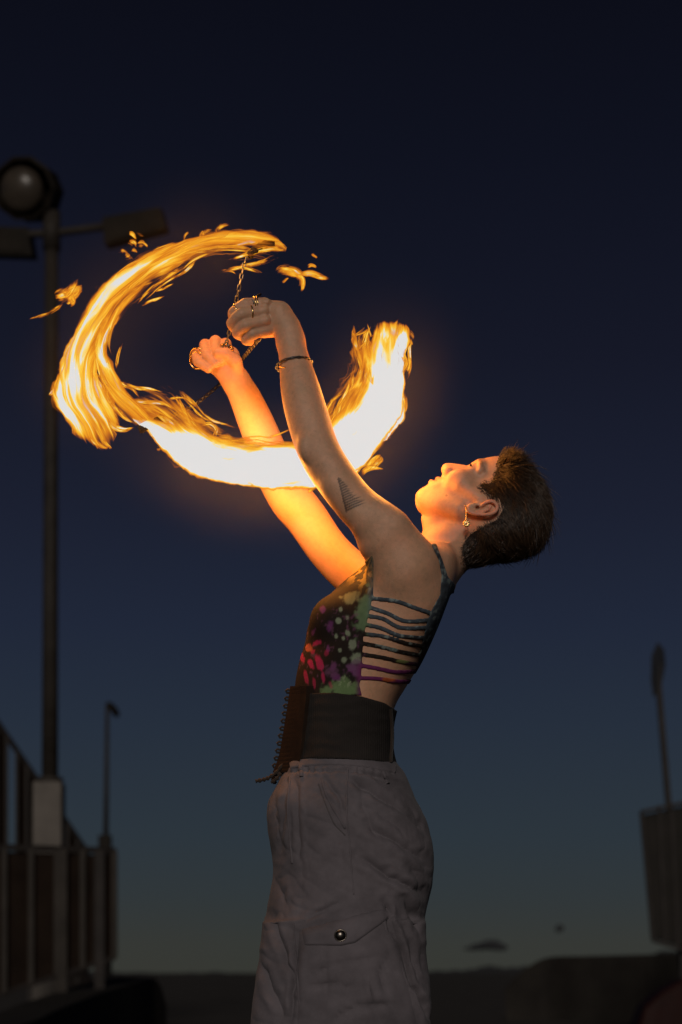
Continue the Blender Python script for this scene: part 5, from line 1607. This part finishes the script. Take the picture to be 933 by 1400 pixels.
# ------------------------------------------------------------------ haze added around the fire to imitate the lens glow of the flames
def glow_haze_material(pts, sig, peak):
    m = bpy.data.materials.new('thin_glow_haze'); m.use_nodes = True
    N, L = m.node_tree.nodes, m.node_tree.links
    N.clear()
    out = N.new('ShaderNodeOutputMaterial')
    geo = N.new('ShaderNodeNewGeometry')
    tot = None
    for p_ in pts:
        d = N.new('ShaderNodeVectorMath'); d.operation = 'DISTANCE'; d.inputs[1].default_value = p_
        L.new(geo.outputs['Position'], d.inputs[0])
        mr = N.new('ShaderNodeMapRange'); mr.interpolation_type = 'SMOOTHERSTEP'
        mr.inputs['From Min'].default_value = 0.0; mr.inputs['From Max'].default_value = sig; mr.inputs['To Min'].default_value = peak; mr.inputs['To Max'].default_value = 0.0
        L.new(d.outputs['Value'], mr.inputs[0])
        if tot is None: tot = mr.outputs[0]
        else:
            a = N.new('ShaderNodeMath'); a.operation = 'ADD'
            L.new(tot, a.inputs[0]); L.new(mr.outputs[0], a.inputs[1]); tot = a.outputs[0]
    pv_ = N.new('ShaderNodeVolumePrincipled')
    pv_.inputs['Color'].default_value = (0.9, 0.88, 0.85, 1)
    L.new(tot, pv_.inputs['Density'])
    L.new(pv_.outputs[0], out.inputs['Volume'])
    return m
sm_pts = [P(*p_, 0.015) for p_ in ((120, 520), (160, 410), (270, 350), (230, 600), (310, 640), (390, 645), (470, 620), (520, 560), (535, 490))]
bm = bmesh.new(); bmesh.ops.create_uvsphere(bm, u_segments=32, v_segments=16, radius=1.0)
sc_c = P(320, 505, 0.015)
for v in bm.verts: v.co = Vector((v.co.x * 0.62, v.co.y * 0.30, v.co.z * 0.50)) + sc_c
glow_haze = bm_obj('glow_haze', bm, glow_haze_material(sm_pts, 0.19, 0.065), None)
tag(glow_haze, 'added thin haze imitating the orange lens glow around the swept flames', 'glow_haze', kind='stuff')

# ------------------------------------------------------------------ fire chains: finger rings, swivel, links, wick
M_steel = noisy_mat('chain_steel', (0.10, 0.10, 0.10), (0.20, 0.195, 0.19), 120, 0.38, 1.0)
M_gold = noisy_mat('gold', (0.80, 0.52, 0.18), (0.90, 0.62, 0.26), 90, 0.22, 1.0)
M_wick = noisy_mat('charred_wick', (0.010, 0.009, 0.008), (0.030, 0.024, 0.020), 90, 0.95, bump=0.8, bscale=300)
def link_mesh(L_, wd_, r_, name):
    n_, m_ = 20, 6
    V, F = [], []
    for i in range(n_):
        a = 2 * math.pi * i / n_
        R_ = wd_ / 2 - r_
        st_ = (L_ / 2 - wd_ / 2)
        c_ = Vector((R_ * math.cos(a) + (st_ if math.cos(a) > 0 else -st_), R_ * math.sin(a), 0))
        e_ = Vector((math.cos(a), math.sin(a), 0))
        for k in range(m_):
            b = 2 * math.pi * k / m_
            V.append(c_ + e_ * r_ * math.cos(b) + Vector((0, 0, r_ * math.sin(b))))
    for i in range(n_):
        for k in range(m_):
            F.append((i * m_ + k, ((i + 1) % n_) * m_ + k, ((i + 1) % n_) * m_ + (k + 1) % m_, i * m_ + (k + 1) % m_))
    me = bpy.data.meshes.new(name)
    me.from_pydata([tuple(v) for v in V], [], F); me.update()
    me.polygons.foreach_set('use_smooth', [True] * len(me.polygons))
    return me
def along(pts, pitch):
    pl = smoothpts(pts, 12)
    W_ = [P(p_[0], p_[1], p_[2] / S) for p_ in pl]
    cum = [0]
    for a, b in zip(W_, W_[1:]): cum.append(cum[-1] + (b - a).length)
    n_ = int(cum[-1] / pitch)
    res = []
    for i in range(n_):
        t = (i + .5) / n_ * cum[-1]
        j = max(0, min(len(W_) - 2, int(np.searchsorted(cum, t)) - 1))
        f = (t - cum[j]) / max(1e-9, cum[j + 1] - cum[j])
        res.append((W_[j].lerp(W_[j + 1], f), (W_[j + 1] - W_[j]).normalized()))
    return res
def frame_mat(pos, t, roll):
    y_ = t.cross(Vector((0, 1, 0)));  y_ = y_ if y_.length > .05 else t.cross(Vector((1, 0, 0)))
    y_.normalize(); z_ = t.cross(y_).normalized()
    y2 = y_ * math.cos(roll) + z_ * math.sin(roll); z2 = t.cross(y2)
    return Matrix(((t.x, y2.x, z2.x, pos.x), (t.y, y2.y, z2.y, pos.y), (t.z, y2.z, z2.z, pos.z), (0, 0, 0, 1)))
def chain_links(path, pitch, L_, wd_, r_, mat, parent, name='chain_link'):
    me = link_mesh(L_, wd_, r_, name); me.materials.append(mat)
    for i, (p_, t_) in enumerate(along(path, pitch)):
        o = obj_of(name, me, parent)
        o.matrix_world = frame_mat(p_, t_, (math.pi / 2) * (i % 2) + 0.35)
def ring_on(name, pt, axis, R_, r_, mat, parent):
    V, F = torus_vf(R_ / S, r_ / S, 28, 8)
    o = mesh_py(name, V, F, mat, parent, True)
    z_ = Vector(axis).normalized(); x_ = z_.cross(Vector((0.2, 1, 0.1))).normalized(); y_ = z_.cross(x_)
    p_ = P(pt[0], pt[1], pt[2] / S)
    o.matrix_world = Matrix(((x_.x, y_.x, z_.x, p_.x), (x_.y, y_.y, z_.y, p_.y), (x_.z, y_.z, z_.z, p_.z), (0, 0, 0, 1)))
    return o
def wick(pts, r_, parent):
    pl = smoothpts(pts, 5)
    o = tube('wick', [P(a, b, c_ / S) for a, b, c_ in pl], [r_ / S * (0.9 + 0.15 * math.sin(i * 2.1)) for i in range(len(pl))], M_wick, parent, 14)
    tube('wick_bolt', [P(pl[0][0], pl[0][1], pl[0][2] / S), P(*(pl[0][:2] + (pl[0][:2] - pl[1][:2]) * 1.4), pl[0][2] / S)], 2.2 / S, M_steel, parent, 8)
    return o
poi_far = empty('fire_chain', (0, 0, 0))
tag(poi_far, 'fire chain rising from the far fist past the near hand into the upper arc', 'fire chain', 'spinning fire chains')
chain_links([(309, 473, 44), (313, 456, 40), (318, 438, 28), (323, 412, 14), (328, 390, 8), (333, 366, 8), (337, 352, 8)], 7.4 / S, 10.6 / S, 6.0 / S, 0.95 / S, M_steel, poi_far)
ring_on('finger_ring', (271, 488, 68), (0.3, .8, .5), 12.0, 1.3, M_gold, poi_far)
ring_on('finger_ring', (270, 493, 64), (0.35, .8, .3), 11.4, 1.2, M_gold, poi_far)
ring_on('finger_ring', (310, 476, 62), (0.2, .2, 1.0), 9.6, 1.2, M_gold, poi_far)
ring_on('swivel_ring', (309, 474, 48), (0.7, 1.0, .2), 5.2, 1.1, M_steel, poi_far)
ring_on('swivel_ring', (315, 478, 48), (1.0, .4, .1), 5.0, 1.0, M_gold, poi_far)
wick([(340, 350, 8), (352, 340, 8), (364, 334, 8), (376, 334, 8)], 6.0, poi_far)
poi_near = empty('fire_chain', (0, 0, 0))
tag(poi_near, 'fire chain hanging from the near hand and passing behind the far fist', 'fire chain', 'spinning fire chains')
chain_links([(352, 466, -46), (343, 477, 0), (334, 488, 60), (327, 497, 104), (300, 526, 112), (262, 556, 66), (226, 572, 30)], 8.6 / S, 11.6 / S, 6.2 / S, 0.85 / S, M_steel, poi_near)
def finger_loop(name, c_, dirn, ru, rv, mat, parent, r_=1.1):
    """a flat oval band slipped over two fingers"""
    d_ = np.array(dirn, float); d_ /= np.linalg.norm(d_)
    a_ = np.array([0, 1, 0]) - d_ * d_[1]; a_ /= np.linalg.norm(a_); b_ = np.cross(d_, a_)
    pts = [np.array(q(*c_)) + a_ * ru * math.cos(t) + b_ * rv * math.sin(t) for t in np.linspace(0, 2 * math.pi, 33)]
    tube(name, [uw(*p_) for p_ in pts], r_ / S, mat, parent, 8)
finger_loop('finger_ring', (347, 416.5, -80.5), (-26, 1, -8), 9.7, 9.7, M_gold, poi_near)
finger_loop('finger_ring', (350, 416.3, -79.5), (-26, 1, -8), 9.8, 9.8, M_gold, poi_near, 0.8)
finger_loop('finger_ring', (343, 428.6, -86), (-29, 3, -10), 9.9, 9.9, M_gold, poi_near)
finger_loop('finger_ring', (326, 424, -80.5), (-16, 11, 6), 9.2, 9.2, M_gold, poi_near, 0.9)
tube('swivel', [P(345, 413, -.108), P(351, 407, -.108), P(357, 402, -.105)], [2.0 / S, 2.6 / S, 1.6 / S], M_steel, poi_near, 10)
ring_on('swivel_ring', (344, 414, -88), (.5, 1, .2), 3.6, 0.9, M_steel, poi_near)
ring_on('swivel_ring', (353, 462, -52), (.8, .8, .2), 5.0, 1.0, M_steel, poi_near)
wick([(224, 570, 26), (212, 578, 22), (200, 584, 20), (190, 588, 20)], 6.0, poi_near)

# ------------------------------------------------------------------ jewellery
brace = empty('bracelet', (0, 0, 0)); brace.parent = person
brace['label'] = 'fine dark metal chain bracelet on the near wrist'
bp_ = []
for i in range(33):
    th = 2 * math.pi * i / 32
    bp_.append((402.5 + 24.2 * math.cos(th) * 1.0, 499 - 10.5 * math.sin(th) - 3.0 * math.cos(th), -76 - 24.0 * math.sin(th)))
chain_links(bp_, 4.6 / S, 6.6 / S, 3.9 / S, 0.75 / S, M_steel, brace, 'bracelet_link')
ring_on('bracelet_bangle', (405, 505, -76), (0.16, -0.30, 1.0), 24.5, 0.75, M_gold, brace)
ear_ = empty('earring', (0, 0, 0)); ear_.parent = person
ear_['label'] = 'dangling gold flower earring'
W_e = -63
tube('ear_hook', [P(638.5, 697, -58 / S), P(636.5, 694, -62 / S), P(636, 690.5, -63 / S), P(637.6, 690, W_e / S), P(638.2, 694, W_e / S)], 0.6 / S, M_gold, ear_, 8)
chain_links([(638, 693, W_e), (637.8, 700, W_e), (637.8, 711, W_e)], 2.4 / S, 3.4 / S, 2.0 / S, 0.42 / S, M_gold, ear_, 'earring_link')
V, F = [], []
for k in range(9):
    a = 2 * math.pi * k / 9
    c_ = P(638 + 3.3 * math.cos(a), 716 + 3.3 * math.sin(a), W_e / S)
    bmx = bmesh.new(); bmesh.ops.create_icosphere(bmx, subdivisions=2, radius=1.75 / S)
    for v in bmx.verts: v.co.y *= .6; v.co += c_
    bm_obj('earring_petal', bmx, M_gold, ear_, True)
Vt, Ft = torus_vf(2.2 / S, 0.9 / S, 18, 8)
c_ = P(638, 716, W_e / S)
mesh_py('earring_centre', [c_ + Vector((a, c2, b)) for a, b, c2 in Vt], Ft, M_gold, ear_, True)
